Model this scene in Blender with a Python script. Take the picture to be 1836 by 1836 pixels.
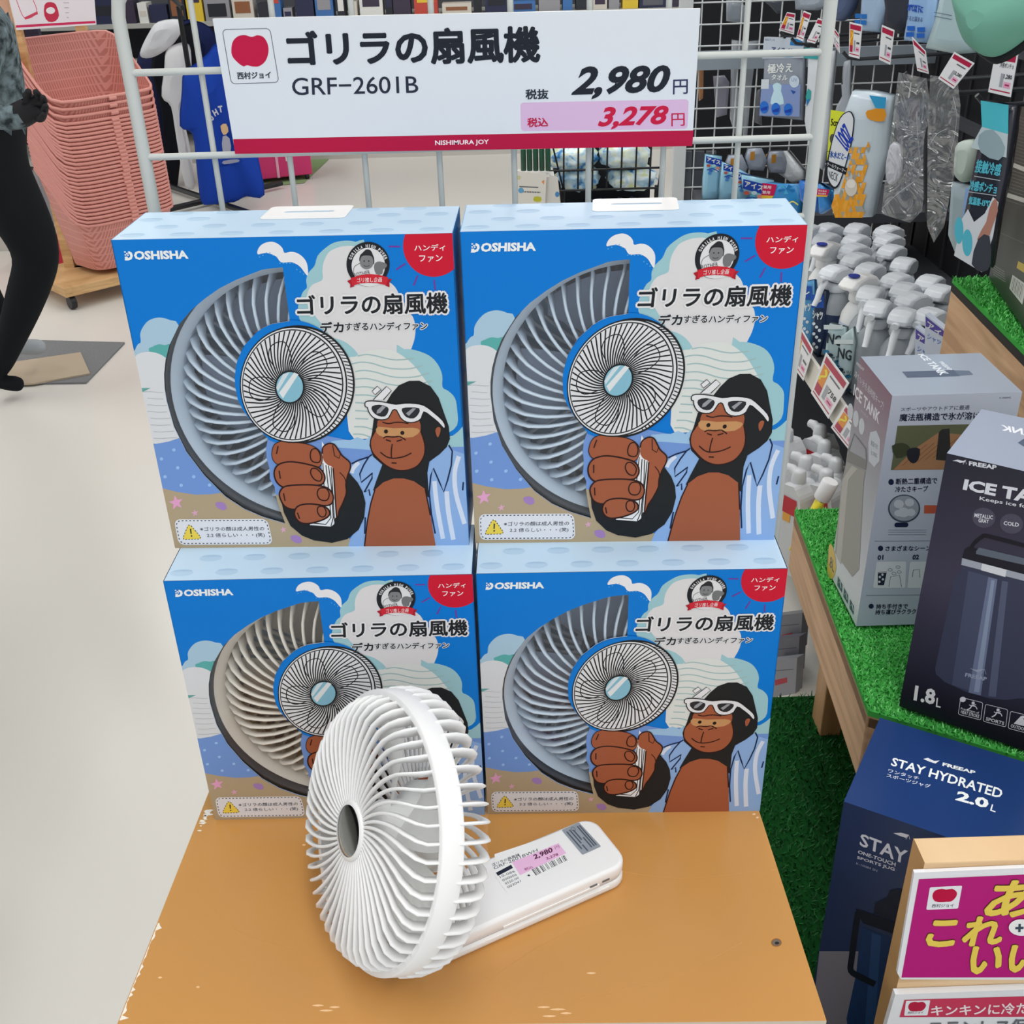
import bpy, math, random
import numpy as np
from mathutils import Vector as V, Matrix
from mathutils.geometry import delaunay_2d_cdt
random.seed(7)
for o in list(bpy.data.objects): bpy.data.objects.remove(o)
SC = bpy.context.scene; COL = SC.collection
T = 0.70                                   # height of the orange display top
# ---------------------------------------------------------------- camera
CF, CP, CR = 1951.28, 0.513574, -0.03044
CO = V((0.0, -0.7422, T + 0.73618))
_f = V((0, math.cos(CP), -math.sin(CP))); _r = V((1, 0, 0)); _u = _r.cross(_f)
R2 = _r*math.cos(CR) + _u*math.sin(CR); U2 = _u*math.cos(CR) - _r*math.sin(CR)
cd = bpy.data.cameras.new('camera'); cam = bpy.data.objects.new('camera', cd); COL.objects.link(cam)
cd.sensor_width = 36; cd.lens = CF/1836*36; cd.clip_start = 0.02; cd.clip_end = 60
m = Matrix((R2, U2, -_f)).transposed().to_4x4(); m.translation = CO; cam.matrix_world = m
SC.camera = cam
# ---------------------------------------------------------------- light
SC.view_settings.view_transform = 'Standard'; SC.view_settings.look = 'None'; SC.view_settings.gamma = 1
SC.view_settings.use_curve_mapping = False; SC.view_settings.exposure = 0.2
wd = bpy.data.worlds.new('store_ambient'); SC.world = wd; wd.use_nodes = True
wd.node_tree.nodes['Background'].inputs[0].default_value = (0.95, 0.97, 1, 1)
wd.node_tree.nodes['Background'].inputs[1].default_value = 0.74
def area(name, loc, rot, sx, sy, power, col=(1, .995, .98)):
    l = bpy.data.lights.new(name, 'AREA'); l.shape = 'RECTANGLE'; l.size = sx; l.size_y = sy; l.energy = power; l.color = col
    o = bpy.data.objects.new(name, l); COL.objects.link(o); o.location = loc; o.rotation_euler = rot; return o
for i, (x, y) in enumerate([(-2.6, -.6), (0.15, -.9), (2.6, -.6), (-2.6, 2.2), (0.2, 2.2), (2.6, 2.2), (-2.4, 5.2), (.4, 5.2)]):
    area('ceiling_lamp_light', (x, y, 3.0), (0, 0, 0), .5, 2.4, 22)
# ---------------------------------------------------------------- projection helpers
def ray(x, y): return (R2*((x-918)/CF) - U2*((y-918)/CF) + _f).normalized()
def hit(x, y, P, N):
    d = ray(x, y); return CO + d*((P-CO).dot(N)/d.dot(N))
def onz(x, y, z): return hit(x, y, V((0, 0, z)), V((0, 0, 1)))
def ony(x, y, Y): return hit(x, y, V((0, Y, 0)), V((0, 1, 0)))
def onx(x, y, X): return hit(x, y, V((X, 0, 0)), V((1, 0, 0)))
# ---------------------------------------------------------------- materials
def lin(c): return c/12.92 if c <= .04045 else ((c+.055)/1.055)**2.4
def rgb(h, k=1.18):
    h = h.lstrip('#'); return tuple(min(.92, lin(int(h[i:i+2], 16)/255)*k) for i in (0, 2, 4)) + (1,)
_M = {}
def mat(h, rough=.5, spec=.4, metal=0, trans=0, alpha=1, bump=0, bscale=60, noise=0, emit=0, coat=0, k=1.18):
    key = (h, rough, spec, metal, trans, alpha, bump, bscale, noise, emit, coat, k)
    if key in _M: return _M[key]
    m = bpy.data.materials.new('surface_' + h.strip('#')); m.use_nodes = True; nt = m.node_tree; b = nt.nodes['Principled BSDF']
    c = rgb(h, k); b.inputs['Base Color'].default_value = c; b.inputs['Roughness'].default_value = rough
    b.inputs['Specular IOR Level'].default_value = spec; b.inputs['Metallic'].default_value = metal
    b.inputs['Transmission Weight'].default_value = trans; b.inputs['Alpha'].default_value = alpha; b.inputs['Coat Weight'].default_value = coat
    if noise or bump:
        tc = nt.nodes.new('ShaderNodeTexCoord'); n = nt.nodes.new('ShaderNodeTexNoise'); n.inputs['Scale'].default_value = bscale; n.inputs['Detail'].default_value = 5
        nt.links.new(tc.outputs['Object'], n.inputs['Vector'])
        if noise:
            r = nt.nodes.new('ShaderNodeMapRange'); r.inputs[1].default_value, r.inputs[2].default_value = (.36, .64) if noise > .5 else (0, 1); r.inputs[3].default_value = 1-noise; r.inputs[4].default_value = 1+noise
            x = nt.nodes.new('ShaderNodeVectorMath'); x.operation = 'SCALE'; x.inputs[0].default_value = c[:3]
            nt.links.new(n.outputs['Fac'], r.inputs[0]); nt.links.new(r.outputs[0], x.inputs['Scale']); nt.links.new(x.outputs[0], b.inputs['Base Color'])
        if bump:
            bp = nt.nodes.new('ShaderNodeBump'); bp.inputs['Strength'].default_value = bump; bp.inputs['Distance'].default_value = .004
            nt.links.new(n.outputs['Fac'], bp.inputs['Height']); nt.links.new(bp.outputs[0], b.inputs['Normal'])
    _M[key] = m; return m
def film(gl=.12, bump=.0, tint=(1, 1, 1), bscale=40, haze=0):
    key = ('film', gl, bump, tint, bscale, haze)
    if key in _M: return _M[key]
    m = bpy.data.materials.new('clear_film'); m.use_nodes = True; nt = m.node_tree; nt.nodes.clear()
    o = nt.nodes.new('ShaderNodeOutputMaterial'); t = nt.nodes.new('ShaderNodeBsdfTransparent'); g = nt.nodes.new('ShaderNodeBsdfGlossy'); x = nt.nodes.new('ShaderNodeMixShader')
    t.inputs[0].default_value = tint + (1,); g.inputs['Roughness'].default_value = .12; x.inputs[0].default_value = gl
    nt.links.new(t.outputs[0], x.inputs[1]); nt.links.new(g.outputs[0], x.inputs[2]); nt.links.new(x.outputs[0], o.inputs[0])
    if haze:
        dd_ = nt.nodes.new('ShaderNodeBsdfDiffuse'); dd_.inputs[0].default_value = (.8, .84, .88, 1); y = nt.nodes.new('ShaderNodeMixShader'); y.inputs[0].default_value = haze
        nt.links.new(x.outputs[0], y.inputs[1]); nt.links.new(dd_.outputs[0], y.inputs[2]); nt.links.new(y.outputs[0], o.inputs[0])
    if bump:
        tc = nt.nodes.new('ShaderNodeTexCoord'); n = nt.nodes.new('ShaderNodeTexNoise'); n.inputs['Scale'].default_value = bscale; n.inputs['Distortion'].default_value = 1.5
        bp = nt.nodes.new('ShaderNodeBump'); bp.inputs['Strength'].default_value = bump; bp.inputs['Distance'].default_value = .02
        nt.links.new(tc.outputs['Object'], n.inputs['Vector']); nt.links.new(n.outputs['Fac'], bp.inputs['Height']); nt.links.new(bp.outputs[0], g.inputs['Normal'])
    _M[key] = m; return m
def wood(h1, h2, sc=(3, 60, 3), k=1.18, rough=.6):
    key = ('wood', h1, h2, sc, k)
    if key in _M: return _M[key]
    m = bpy.data.materials.new('wood_' + h1.strip('#')); m.use_nodes = True; nt = m.node_tree; b = nt.nodes['Principled BSDF']; b.inputs['Roughness'].default_value = rough
    tc = nt.nodes.new('ShaderNodeTexCoord'); mp = nt.nodes.new('ShaderNodeMapping'); n = nt.nodes.new('ShaderNodeTexNoise'); r = nt.nodes.new('ShaderNodeValToRGB')
    mp.inputs['Scale'].default_value = sc; n.inputs['Scale'].default_value = 2.5; n.inputs['Detail'].default_value = 6; n.inputs['Distortion'].default_value = .6
    r.color_ramp.elements[0].position = .35; r.color_ramp.elements[1].position = .65
    r.color_ramp.elements[0].color = rgb(h1, k); r.color_ramp.elements[1].color = rgb(h2, k)
    nt.links.new(tc.outputs['Object'], mp.inputs[0]); nt.links.new(mp.outputs[0], n.inputs['Vector']); nt.links.new(n.outputs['Fac'], r.inputs[0]); nt.links.new(r.outputs[0], b.inputs['Base Color'])
    _M[key] = m; return m
# ---------------------------------------------------------------- mesh builder
def spline(pts, n=4, closed=True):
    P = [V(p) for p in pts]; N = len(P); out = []
    if N < 3: return P
    for i in range(N if closed else N-1):
        a, b, c, d = (P[(i-1) % N], P[i], P[(i+1) % N], P[(i+2) % N]) if closed else (P[max(i-1, 0)], P[i], P[i+1], P[min(i+2, N-1)])
        for j in range(n):
            t = j/n; out.append(.5*((2*b) + (c-a)*t + (2*a-5*b+4*c-d)*t*t + (3*b-a-3*c+d)*t*t*t))
    if not closed: out.append(P[-1])
    return out
def inside(x, y, poly):
    c = False; j = len(poly)-1
    for i in range(len(poly)):
        a = poly[i]; b = poly[j]
        if (a[1] > y) != (b[1] > y) and x < (b[0]-a[0])*(y-a[1])/(b[1]-a[1])+a[0]: c = not c
        j = i
    return c
def tri(outer, holes=(), clip=None):
    loops = [outer] + list(holes) + ([clip] if clip else [])
    vs = []; es = []
    for L in loops:
        s = len(vs); vs += [V((p[0], p[1])) for p in L]; es += [(s+i, s+(i+1) % len(L)) for i in range(len(L))]
    r = delaunay_2d_cdt(vs, es, [], 0, 1e-6); ov, of = r[0], r[2]; fs = []
    for f in of:
        x = sum(ov[i][0] for i in f)/3; y = sum(ov[i][1] for i in f)/3
        if inside(x, y, outer) and not any(inside(x, y, h) for h in holes) and (clip is None or inside(x, y, clip)): fs.append(tuple(f))
    return ov, fs
class G:
    def __init__(s): s.v = []; s.f = []; s.m = []; s.s = []; s.mats = []
    def mi(s, m):
        if isinstance(m, str): m = mat(m)
        if m not in s.mats: s.mats.append(m)
        return s.mats.index(m)
    def add(s, vs, fs, m, smooth=False):
        o = len(s.v); i = s.mi(m); s.v += [tuple(v) for v in vs]
        for f in fs: s.f.append(tuple(o+k for k in f)); s.m.append(i); s.s.append(smooth)
        return s
    def box(s, a, b, m, F=None):
        x0, y0, z0 = a; x1, y1, z1 = b
        vs = [(x0, y0, z0), (x1, y0, z0), (x1, y1, z0), (x0, y1, z0), (x0, y0, z1), (x1, y0, z1), (x1, y1, z1), (x0, y1, z1)]
        if F: vs = [F(*v) for v in vs]
        return s.add(vs, [(0, 3, 2, 1), (4, 5, 6, 7), (0, 1, 5, 4), (1, 2, 6, 5), (2, 3, 7, 6), (3, 0, 4, 7)], m)
    def rbox(s, a, b, r, m, F=None, n=4, ez=0.0):
        # box rounded in xy with optional softened top/bottom edge ez
        (x0, y0, z0), (x1, y1, z1) = a, b; out = []
        for cx, cy, a0 in ((x1-r, y1-r, 0), (x0+r, y1-r, 90), (x0+r, y0+r, 180), (x1-r, y0+r, 270)):
            for i in range(n+1):
                t = math.radians(a0+90*i/n); out.append((cx, cy, math.cos(t)*r, math.sin(t)*r))
        rings = [(z0, 1-ez/r if ez else 1), (z0+ez*.3, 1-ez*.3/r), (z0+ez, 1), (z1-ez, 1), (z1-ez*.3, 1-ez*.3/r), (z1, 1-ez/r)] if ez else [(z0, 1), (z1, 1)]
        vs = []; N = len(out)
        for z, q in rings: vs += [(cx+dx*q, cy+dy*q, z) for cx, cy, dx, dy in out]
        if F: vs = [F(*v) for v in vs]
        fs = [tuple(range(N-1, -1, -1)), tuple(range(N*(len(rings)-1), N*len(rings)))]
        s.add(vs, fs, m)
        fs2 = [(k*N+i, k*N+(i+1) % N, (k+1)*N+(i+1) % N, (k+1)*N+i) for k in range(len(rings)-1) for i in range(N)]
        o = len(s.v)-len(vs); im = s.mi(m)
        for f in fs2: s.f.append(tuple(o+k for k in f)); s.m.append(im); s.s.append(True)
        return s
    def prism(s, pts, h0, h1, m, F, side=None):
        N = len(pts); ov, fs = tri(pts); vs = [F(p[0], p[1], h1) for p in ov]; s.add(vs, fs, m)
        s.add([F(p[0], p[1], h0) for p in ov], [f[::-1] for f in fs], m)
        vs = [F(p[0], p[1], h0) for p in pts] + [F(p[0], p[1], h1) for p in pts]
        return s.add(vs, [(i, (i+1) % N, N+(i+1) % N, N+i) for i in range(N)], side or m)
    def tube(s, path, r, m, seg=8, closed=False, cap=True):
        P = [V(p) for p in path]; n = len(P); R = r if isinstance(r, (list, tuple)) else [r]*n; vs = []; up = None
        for i in range(n):
            a = P[i-1] if (i or closed) else P[0]; b = P[(i+1) % n] if (i < n-1 or closed) else P[-1]; d = (b-a).normalized()
            if up is None: up = V((0, 0, 1)) if abs(d.z) < .9 else V((1, 0, 0))
            x = d.cross(up).normalized(); up = x.cross(d).normalized()
            for j in range(seg): t = 2*math.pi*j/seg; vs.append(P[i] + (x*math.cos(t)+up*math.sin(t))*R[i])
        fs = [(i*seg+j, i*seg+(j+1) % seg, ((i+1) % n)*seg+(j+1) % seg, ((i+1) % n)*seg+j) for i in range(n if closed else n-1) for j in range(seg)]
        s.add(vs, fs, m, True)
        if cap and not closed: s.add(vs[:seg], [tuple(range(seg-1, -1, -1))], m); s.add(vs[-seg:], [tuple(range(seg))], m)
        return s
    def lathe(s, prof, m, F=None, seg=24, cap=True, sx=1, sy=1):
        vs = []
        for r, z in prof:
            for j in range(seg): t = 2*math.pi*j/seg; v = (math.cos(t)*r*sx, math.sin(t)*r*sy, z); vs.append(F(*v) if F else v)
        n = len(prof)
        s.add(vs, [(i*seg+j, i*seg+(j+1) % seg, (i+1)*seg+(j+1) % seg, (i+1)*seg+j) for i in range(n-1) for j in range(seg)], m, True)
        if cap: s.add(vs[:seg], [tuple(range(seg-1, -1, -1))], m); s.add(vs[-seg:], [tuple(range(seg))], m)
        return s
    def mesh(s, name):
        me = bpy.data.meshes.new(name); me.from_pydata(s.v, [], s.f); 
        for m in s.mats: me.materials.append(m)
        me.polygons.foreach_set('material_index', s.m); me.polygons.foreach_set('use_smooth', s.s); me.update(); return me
    def build(s, name, parent=None, label=None, cat=None, group=None, kind=None, bevel=0, loc=None):
        o = bpy.data.objects.new(name, s.mesh(name)); COL.objects.link(o)
        if parent: o.parent = parent
        if loc: o.location = loc
        if bevel: b = o.modifiers.new('edge', 'BEVEL'); b.width = bevel; b.segments = 2; b.limit_method = 'ANGLE'
        return tag(o, label, cat, group, kind)
def tag(o, label=None, cat=None, group=None, kind=None):
    for k, v in (('label', label), ('category', cat), ('group', group), ('kind', kind)):
        if v: o[k] = v
    return o
def empty(name, loc=(0, 0, 0), rz=0, **k):
    o = bpy.data.objects.new(name, None); COL.objects.link(o); o.location = loc; o.rotation_euler = (0, 0, rz); o.empty_display_size = .05; return tag(o, **k)
def copy_tree(o, parent=None):
    c = o.copy(); COL.objects.link(c); c.parent = parent
    for ch in [x for x in bpy.data.objects if x.parent == o]: copy_tree(ch, c)
    return c
def frame(o, u, v, n=None):
    o = V(o); u = V(u).normalized(); v = V(v).normalized(); n = V(n) if n else u.cross(v)
    return lambda a, b, h=0: o + u*a + v*b + n*h
class Plane:
    """a real surface in the scene; art is laid on it in the surface's own metres"""
    def __init__(s, o, u, v):
        s.o = V(o); s.u = V(u).normalized(); n = s.u.cross(V(v)).normalized(); s.v = n.cross(s.u).normalized(); s.n = n
    def w(s, a, b, h=0): return s.o + s.u*a + s.v*b + s.n*h
    def px(s, x, y): q = hit(x, y, s.o, s.n) - s.o; return (q.dot(s.u), q.dot(s.v))
# ---------------------------------------------------------------- lettering and printing
_T = {}
FONT = bpy.data.fonts.load('<builtin>')
def glyphs(t, bold=0., shear=0., res=2, space=1.):
    k = (t, bold, shear, res, space)
    if k not in _T:
        c = bpy.data.curves.new('lettering', 'FONT'); c.font = FONT; c.body = t; c.offset = bold; c.shear = shear; c.resolution_u = res; c.space_character = space
        o = bpy.data.objects.new('lettering', c); COL.objects.link(o); dg = bpy.context.evaluated_depsgraph_get(); dg.update()
        me = bpy.data.meshes.new_from_object(o.evaluated_get(dg)); vs = [v.co.copy() for v in me.vertices]; fs = [tuple(p.vertices) for p in me.polygons]
        bpy.data.objects.remove(o); bpy.data.curves.remove(c); bpy.data.meshes.remove(me)
        if not vs: _T[k] = ([], [])
        else:
            x0 = min(v.x for v in vs); x1 = max(v.x for v in vs); y0 = min(v.y for v in vs); y1 = max(v.y for v in vs)
            _T[k] = ([((v.x-x0)/(x1-x0 or 1), (v.y-y0)/(y1-y0 or 1)) for v in vs], fs)
    return _T[k]
class Art:
    """prints onto builder g; conv maps traced coordinates to surface metres, put(a,b,h) to space"""
    def __init__(s, g, conv, put, step=6e-5, clip=None, rough=.38): s.g = g; s.c = conv; s.put = put; s.st = step; s.clip = clip; s.holes = []; s.rough = rough; s.cnt = {}
    def m(s, c): return mat(c, s.rough, .18) if isinstance(c, str) else c
    def pts(s, P, L):
        k = s.cnt[L] = s.cnt.get(L, -1)+1; h = L*s.st + (k % 14)*4e-6
        return [s.put(*s.c(p[0], p[1]), h) for p in P]
    def fill(s, P, col, L, smooth=0, holes=(), crop=None, clip=True):
        if crop: P = [crop(*p) for p in P]
        if smooth: P = [(p.x, p.y) for p in spline([(a, b) for a, b in P], smooth)]
        ov, fs = tri(P, list(holes) + (s.holes if clip else []), s.clip if clip else None)
        s.g.add(s.pts(ov, L), fs, s.m(col))
    def line(s, P, w, col, L, closed=False, smooth=4, crop=None, taper=False):
        if crop: P = [crop(*p) for p in P]
        P = spline(P, smooth, closed) if smooth else [V(p) for p in P]
        n = len(P); A = []; B = []
        for i in range(n):
            a = P[i-1] if (i or closed) else P[0]; b = P[(i+1) % n] if (i < n-1 or closed) else P[-1]; d = (b-a)
            d = V((d.x, d.y)).normalized() if d.length else V((1, 0)); q = V((-d.y, d.x))*w/2; A.append(P[i]+q); B.append(P[i]-q)
        fs = [(i, (i+1) % n, n+(i+1) % n, n+i) for i in range(n if closed else n-1)]
        if s.clip: Q = A+B; ok = [inside(q[0], q[1], s.clip) and not any(inside(q[0], q[1], h) for h in s.holes) for q in Q]; fs = [f for f in fs if all(ok[i] for i in f)]
        s.g.add(s.pts(A+B, L), fs, s.m(col))
    def dash(s, P, w, col, L, on, off, crop=None):
        if crop: P = [crop(*p) for p in P]
        P = [V(p) for p in P]; P.append(P[0]); seg = []; cur = []; d = 0
        for i in range(len(P)-1):
            ln = (P[i+1]-P[i]).length; k = max(1, int(ln/.4))
            for j in range(k):
                q = P[i].lerp(P[i+1], j/k)
                if (d % (on+off)) < on: cur.append(q)
                elif cur:
                    seg.append(cur); cur = []
                d += ln/k
        for c in seg:
            if len(c) > 1: s.line([c[0], c[len(c)//2], c[-1]] if len(c) > 2 else c, w, col, L, smooth=0)
    def ell(s, cx, cy, rx, ry, col, L, n=40, rot=0, crop=None, clip=True):
        P = []
        for i in range(n):
            t = 2*math.pi*i/n; x = rx*math.cos(t); y = ry*math.sin(t); P.append((cx+x*math.cos(rot)-y*math.sin(rot), cy+x*math.sin(rot)+y*math.cos(rot)))
        s.fill(P, col, L, crop=crop, clip=clip)
    def heavy(s, t, q, col, L, r, crop=None, n=8, **k):
        for i in range(n): s.text(t, q, col, L+i*.38, 0, crop=crop, dx=r*math.cos(i*2*math.pi/n), dy=r*math.sin(i*2*math.pi/n), **k)
    def text(s, t, q, col, L, bold=0., shear=0., crop=None, res=2, dx=0, dy=0, space=1.):
        """q: tl, tr, br, bl of the lettering"""
        if crop: q = [crop(*p) for p in q]
        vs, fs = glyphs(t, bold, shear, res, space); (a, b, c, d) = q; P = []
        for u, v in vs:
            w = 1-v
            P.append(((a[0]*(1-u)+b[0]*u)*(1-w)+(d[0]*(1-u)+c[0]*u)*w+dx, (a[1]*(1-u)+b[1]*u)*(1-w)+(d[1]*(1-u)+c[1]*u)*w+dy))
        s.g.add(s.pts(P, L), fs, s.m(col))
def R4(x0, y0, x1, y1): return [(x0, y0), (x1, y0), (x1, y1), (x0, y1)]
def rquad(q, r, n=4):
    """rounded quad; r is a fraction of the sides (ru, rv)"""
    (a, b, c, d) = q; out = []
    for cu, cv, a0 in ((1-r[0], r[1], -90), (1-r[0], 1-r[1], 0), (r[0], 1-r[1], 90), (r[0], r[1], 180)):
        for i in range(n+1):
            t = math.radians(a0+90*i/n); u = cu+math.cos(t)*r[0]; w = cv+math.sin(t)*r[1]
            out.append(((a[0]*(1-u)+b[0]*u)*(1-w)+(d[0]*(1-u)+c[0]*u)*w, (a[1]*(1-u)+b[1]*u)*(1-w)+(d[1]*(1-u)+c[1]*u)*w))
    return out
def crop(x0, y0, k): return lambda x, y: (x0+x/k, y0+y/k)
def homography(src, dst):
    A = []
    for (x, y), (u, v) in zip(src, dst):
        A.append([x, y, 1, 0, 0, 0, -u*x, -u*y, -u]); A.append([0, 0, 0, x, y, 1, -v*x, -v*y, -v])
    H = np.linalg.svd(np.array(A, float))[2][-1].reshape(3, 3)
    def f(x, y): q = H @ np.array([x, y, 1.0]); return (float(q[0]/q[2]), float(q[1]/q[2]))
    return f
def plane_art(g, P, **k): return Art(g, P.px, P.w, **k)
# ================================================================ setting
def structure(g, name, **k): return g.build(name, kind='structure', **k)
def floor_mat():
    m = mat('#dfdcd6', .25, .35, noise=.03, bscale=1.3, k=1.05); return m
g = G(); g.add([(-7, -3, 0), (6, -3, 0), (6, 12, 0), (-7, 12, 0)], [(0, 1, 2, 3)], floor_mat()); structure(g, 'floor')
g = G(); g.add([(-7, -3, 3.2), (6, -3, 3.2), (6, 12, 3.2), (-7, 12, 3.2)], [(3, 2, 1, 0)], '#d8d8d4'); structure(g, 'ceiling')
g = G(); g.add([(-7, 9.5, 0), (6, 9.5, 0), (6, 9.5, 3.2), (-7, 9.5, 3.2)], [(0, 1, 2, 3)], '#c9cbcb'); structure(g, 'wall_back')
# ================================================================ display top (plinth)
tp = empty('display_plinth', (-.04, -.02, 0), label='low orange-topped display plinth carrying the blue fan cartons and a white fan', cat='display table')
ox, oy = -.04, -.02
cs = [(-.3115, -.2125), (.2232, -.2245), (.2150, .15), (-.2915, .15)]
def lp(a, b, h=0): return V((a-ox, b-oy, h))
om = mat('#cd9553', .2, .45, noise=.05, bscale=5, k=.98)
g = G(); g.prism(cs, T-.022, T, om, lp, side=mat('#c9bfae', .5)); 
a = Art(g, lambda x, y: (lambda q: (q.x, q.y))(onz(x, y, T)), lambda p, q, h: lp(p, q, T+h), rough=.5)
chip = mat('#e6ddd0', .45)
rnd = random.Random(3)
def lx(y): return 368+(213-368)*(y-1440)/(1832-1440)
# flaked laminate along the left edge
P = []
ys = [1655+i*4.6 for i in range(39)]
for y in ys: P.append((lx(y)+1+max(0, rnd.gauss(1.5, 2.6))+(9 if rnd.random() < .12 else 0), y))
a.fill([(lx(ys[0])+.3, ys[0])] + P + [(lx(ys[-1])+.3, ys[-1])], chip, 1)
for i in range(26):
    y = 1452+rnd.random()**1.6*50; x0 = lx(y)+2+rnd.random()*6; w = rnd.uniform(5, 17)*(1-.55*(y-1452)/50)
    a.fill([(x0, y), (x0+w*.5, y-1.2), (x0+w, y-.2), (x0+w*.6, y+1.4)], chip, 1, smooth=2)
for x, y, w in [(570, 1803, 22), (585, 1812, 26), (600, 1806, 20), (975, 1806, 24), (1000, 1810, 30), (1015, 1817, 22), (985, 1822, 26), (287, 1753, 8), (355, 1770, 7), (545, 1515, 7), (1060, 1745, 18), (1352, 1460, 7), (1358, 1466, 6)]:
    a.fill([(x-w/2, y), (x, y-2), (x+w/2, y-.3), (x, y+1.8)], mat('#e0b98a', .45), 1, smooth=2)
for L in ([(390, 1630), (430, 1670), (520, 1700)], [(870, 1760), (960, 1700), (1040, 1660)], [(1100, 1560), (1220, 1575), (1390, 1560)], [(1040, 1790), (1200, 1755), (1330, 1690)]): a.line(L, .7, mat('#c9914e', .4), 1)
a.ell(1392, 1690, 9.5, 7.5, '#8a5a2c', 1); a.ell(1392, 1690, 7.5, 5.8, '#6b625a', 2); a.ell(1393, 1691, 4, 2.6, '#2b2825', 3)
g.build('tabletop', tp)
g = G(); g.box((-.30, -.205, .0), (.212, .145, T-.022), mat('#b9b2a6', .6), lambda x, y, z: lp(x, y, z)); g.build('cabinet_body', tp)
g = G(); g.box((-.245, -.222, T-.05), (-.085, -.2135, T-.003), mat('#e8e8e6', .3), lambda x, y, z: lp(x, y, z)); g.build('price_card', tp)
# ================================================================ wire rack behind
RY = .163
rk = empty('grid_rack', (-.016, RY, 0), label='white wire grid rack standing right behind the fan cartons, carrying the price board', cat='display rack')
wm = mat('#c6cac7', .35, .4, k=1.0)
def rx(x, y, z): return V((x+.016, y-RY, z))
g = G(); r = .03
xl, xr, zt = -.2862, .2535, T+.695
pth = [rx(xl, RY, 0), rx(xl, RY, zt-r)] + [rx(xl+r-r*math.cos(t), RY, zt-r+r*math.sin(t)) for t in (math.pi/8, math.pi/4, math.pi*3/8)] + [rx(xl+r, RY, zt), rx(xr-r, RY, zt)] + [rx(xr-r+r*math.sin(t), RY, zt-r+r*math.cos(t)) for t in (math.pi/8, math.pi/4, math.pi*3/8)] + [rx(xr, RY, zt-r), rx(xr, RY, 0)]
g.tube(pth, .0053, wm, 12); g.build('tube_frame', rk)
for k in range(8):
    x = -.2312+k*.0604; g = G(); g.tube([rx(x, RY+.004, .02), rx(x, RY+.004, zt-.002)], .0024, wm); g.build('grid_wire', rk)
for k in range(11):
    z = T+.626-.0632*k; g = G(); g.tube([rx(xl, RY-.001, z), rx(xr, RY-.001, z)], .0027, wm); g.build('grid_bar', rk)
for x in (xl, xr):
    g = G(); g.tube([rx(x, RY-.0, .01), rx(x, RY+.2, .01)], .009, wm); g.build('foot', rk)
# ================================================================ price board
SY = RY-.0085
SP = Plane((0, SY, T), (1, 0, 0), (0, 0, 1))
sb = G()
q = [SP.px(*p) for p in [(381, 34), (1256, 15), (1241, 262), (422, 276)]]
sb.prism(q, -.0035, 0, mat('#ccd1d8', .35), SP.w, side=mat('#eef0f2', .4))
s = plane_art(sb, SP)
c2 = crop(380, 0, 3.672); c3 = crop(860, 0, 3.672)
s.fill([(418, 249.5), (1243.5, 233.7), (1241.2, 262), (421.5, 276)], '#a90f3c', 1)
s.text('NISHIMURA JOY', [(780, 251.8), (876.5, 250), (876.7, 260.6), (780.5, 262.8)], '#e9dbe2', 2, .02)
bd = rquad([c2(68, 195), c2(382, 187), c2(441, 542), c2(128, 553)], (.09, .08), 5); s.line(bd, 1.3, '#5b6069', 1, True, 0)
s.fill([(128, 330), (137, 275), (170, 240), (215, 231), (262, 243), (300, 232), (340, 245), (367, 290), (372, 345), (352, 402), (312, 435), (270, 438), (232, 430), (205, 436), (165, 407), (135, 370)], '#b3123f', 1, 4, crop=c2)
s.heavy('西村ジョイ', [(165, 476), (386, 470), (390, 514), (170, 522)], '#2a2f3a', 2, .4, crop=c2, n=5)
s.heavy('ゴリラの扇風機', [(513, 58), (966, 47), (967, 110), (519, 118)], '#1b212b', 2, 2.3, n=10, res=3)
s.text('GRF−2601B', [(525, 512), (1355, 500), (1360, 612), (530, 628)], '#232a3b', 2, .006, crop=c2, res=4)
s.heavy('税抜', [(302, 590), (450, 586), (452, 650), (305, 654)], '#2a303b', 3, .6, crop=c3, n=6)
s.text('2,980', [(614, 438), (1256, 428), (1256, 636), (600, 660)], '#1b212b', 3, .035, .3, crop=c3, res=4, space=1.0)
s.text('円', [(1274, 524), (1371, 521), (1370, 618), (1272, 622)], '#2f3658', 3, .01, crop=c3)
s.fill(rquad([c3(268, 676), c3(1376, 654), c3(1368, 848), c3(272, 863)], (.022, .1)), '#c9aaca', 1)
s.heavy('税込', [(314, 778), (448, 774), (450, 832), (316, 837)], '#b3123f', 3, .5, crop=c3, n=6)
s.text('3,278', [(784, 706), (1244, 694), (1246, 838), (775, 857)], '#b8153c', 3, .035, .3, crop=c3, res=4)
s.text('円', [(1262, 746), (1349, 744), (1350, 828), (1262, 832)], '#b3123f', 3, .006, crop=c3)
sb.build('price_board', label='large white price board with red stripe clipped to the wire rack', cat='sign')
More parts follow.
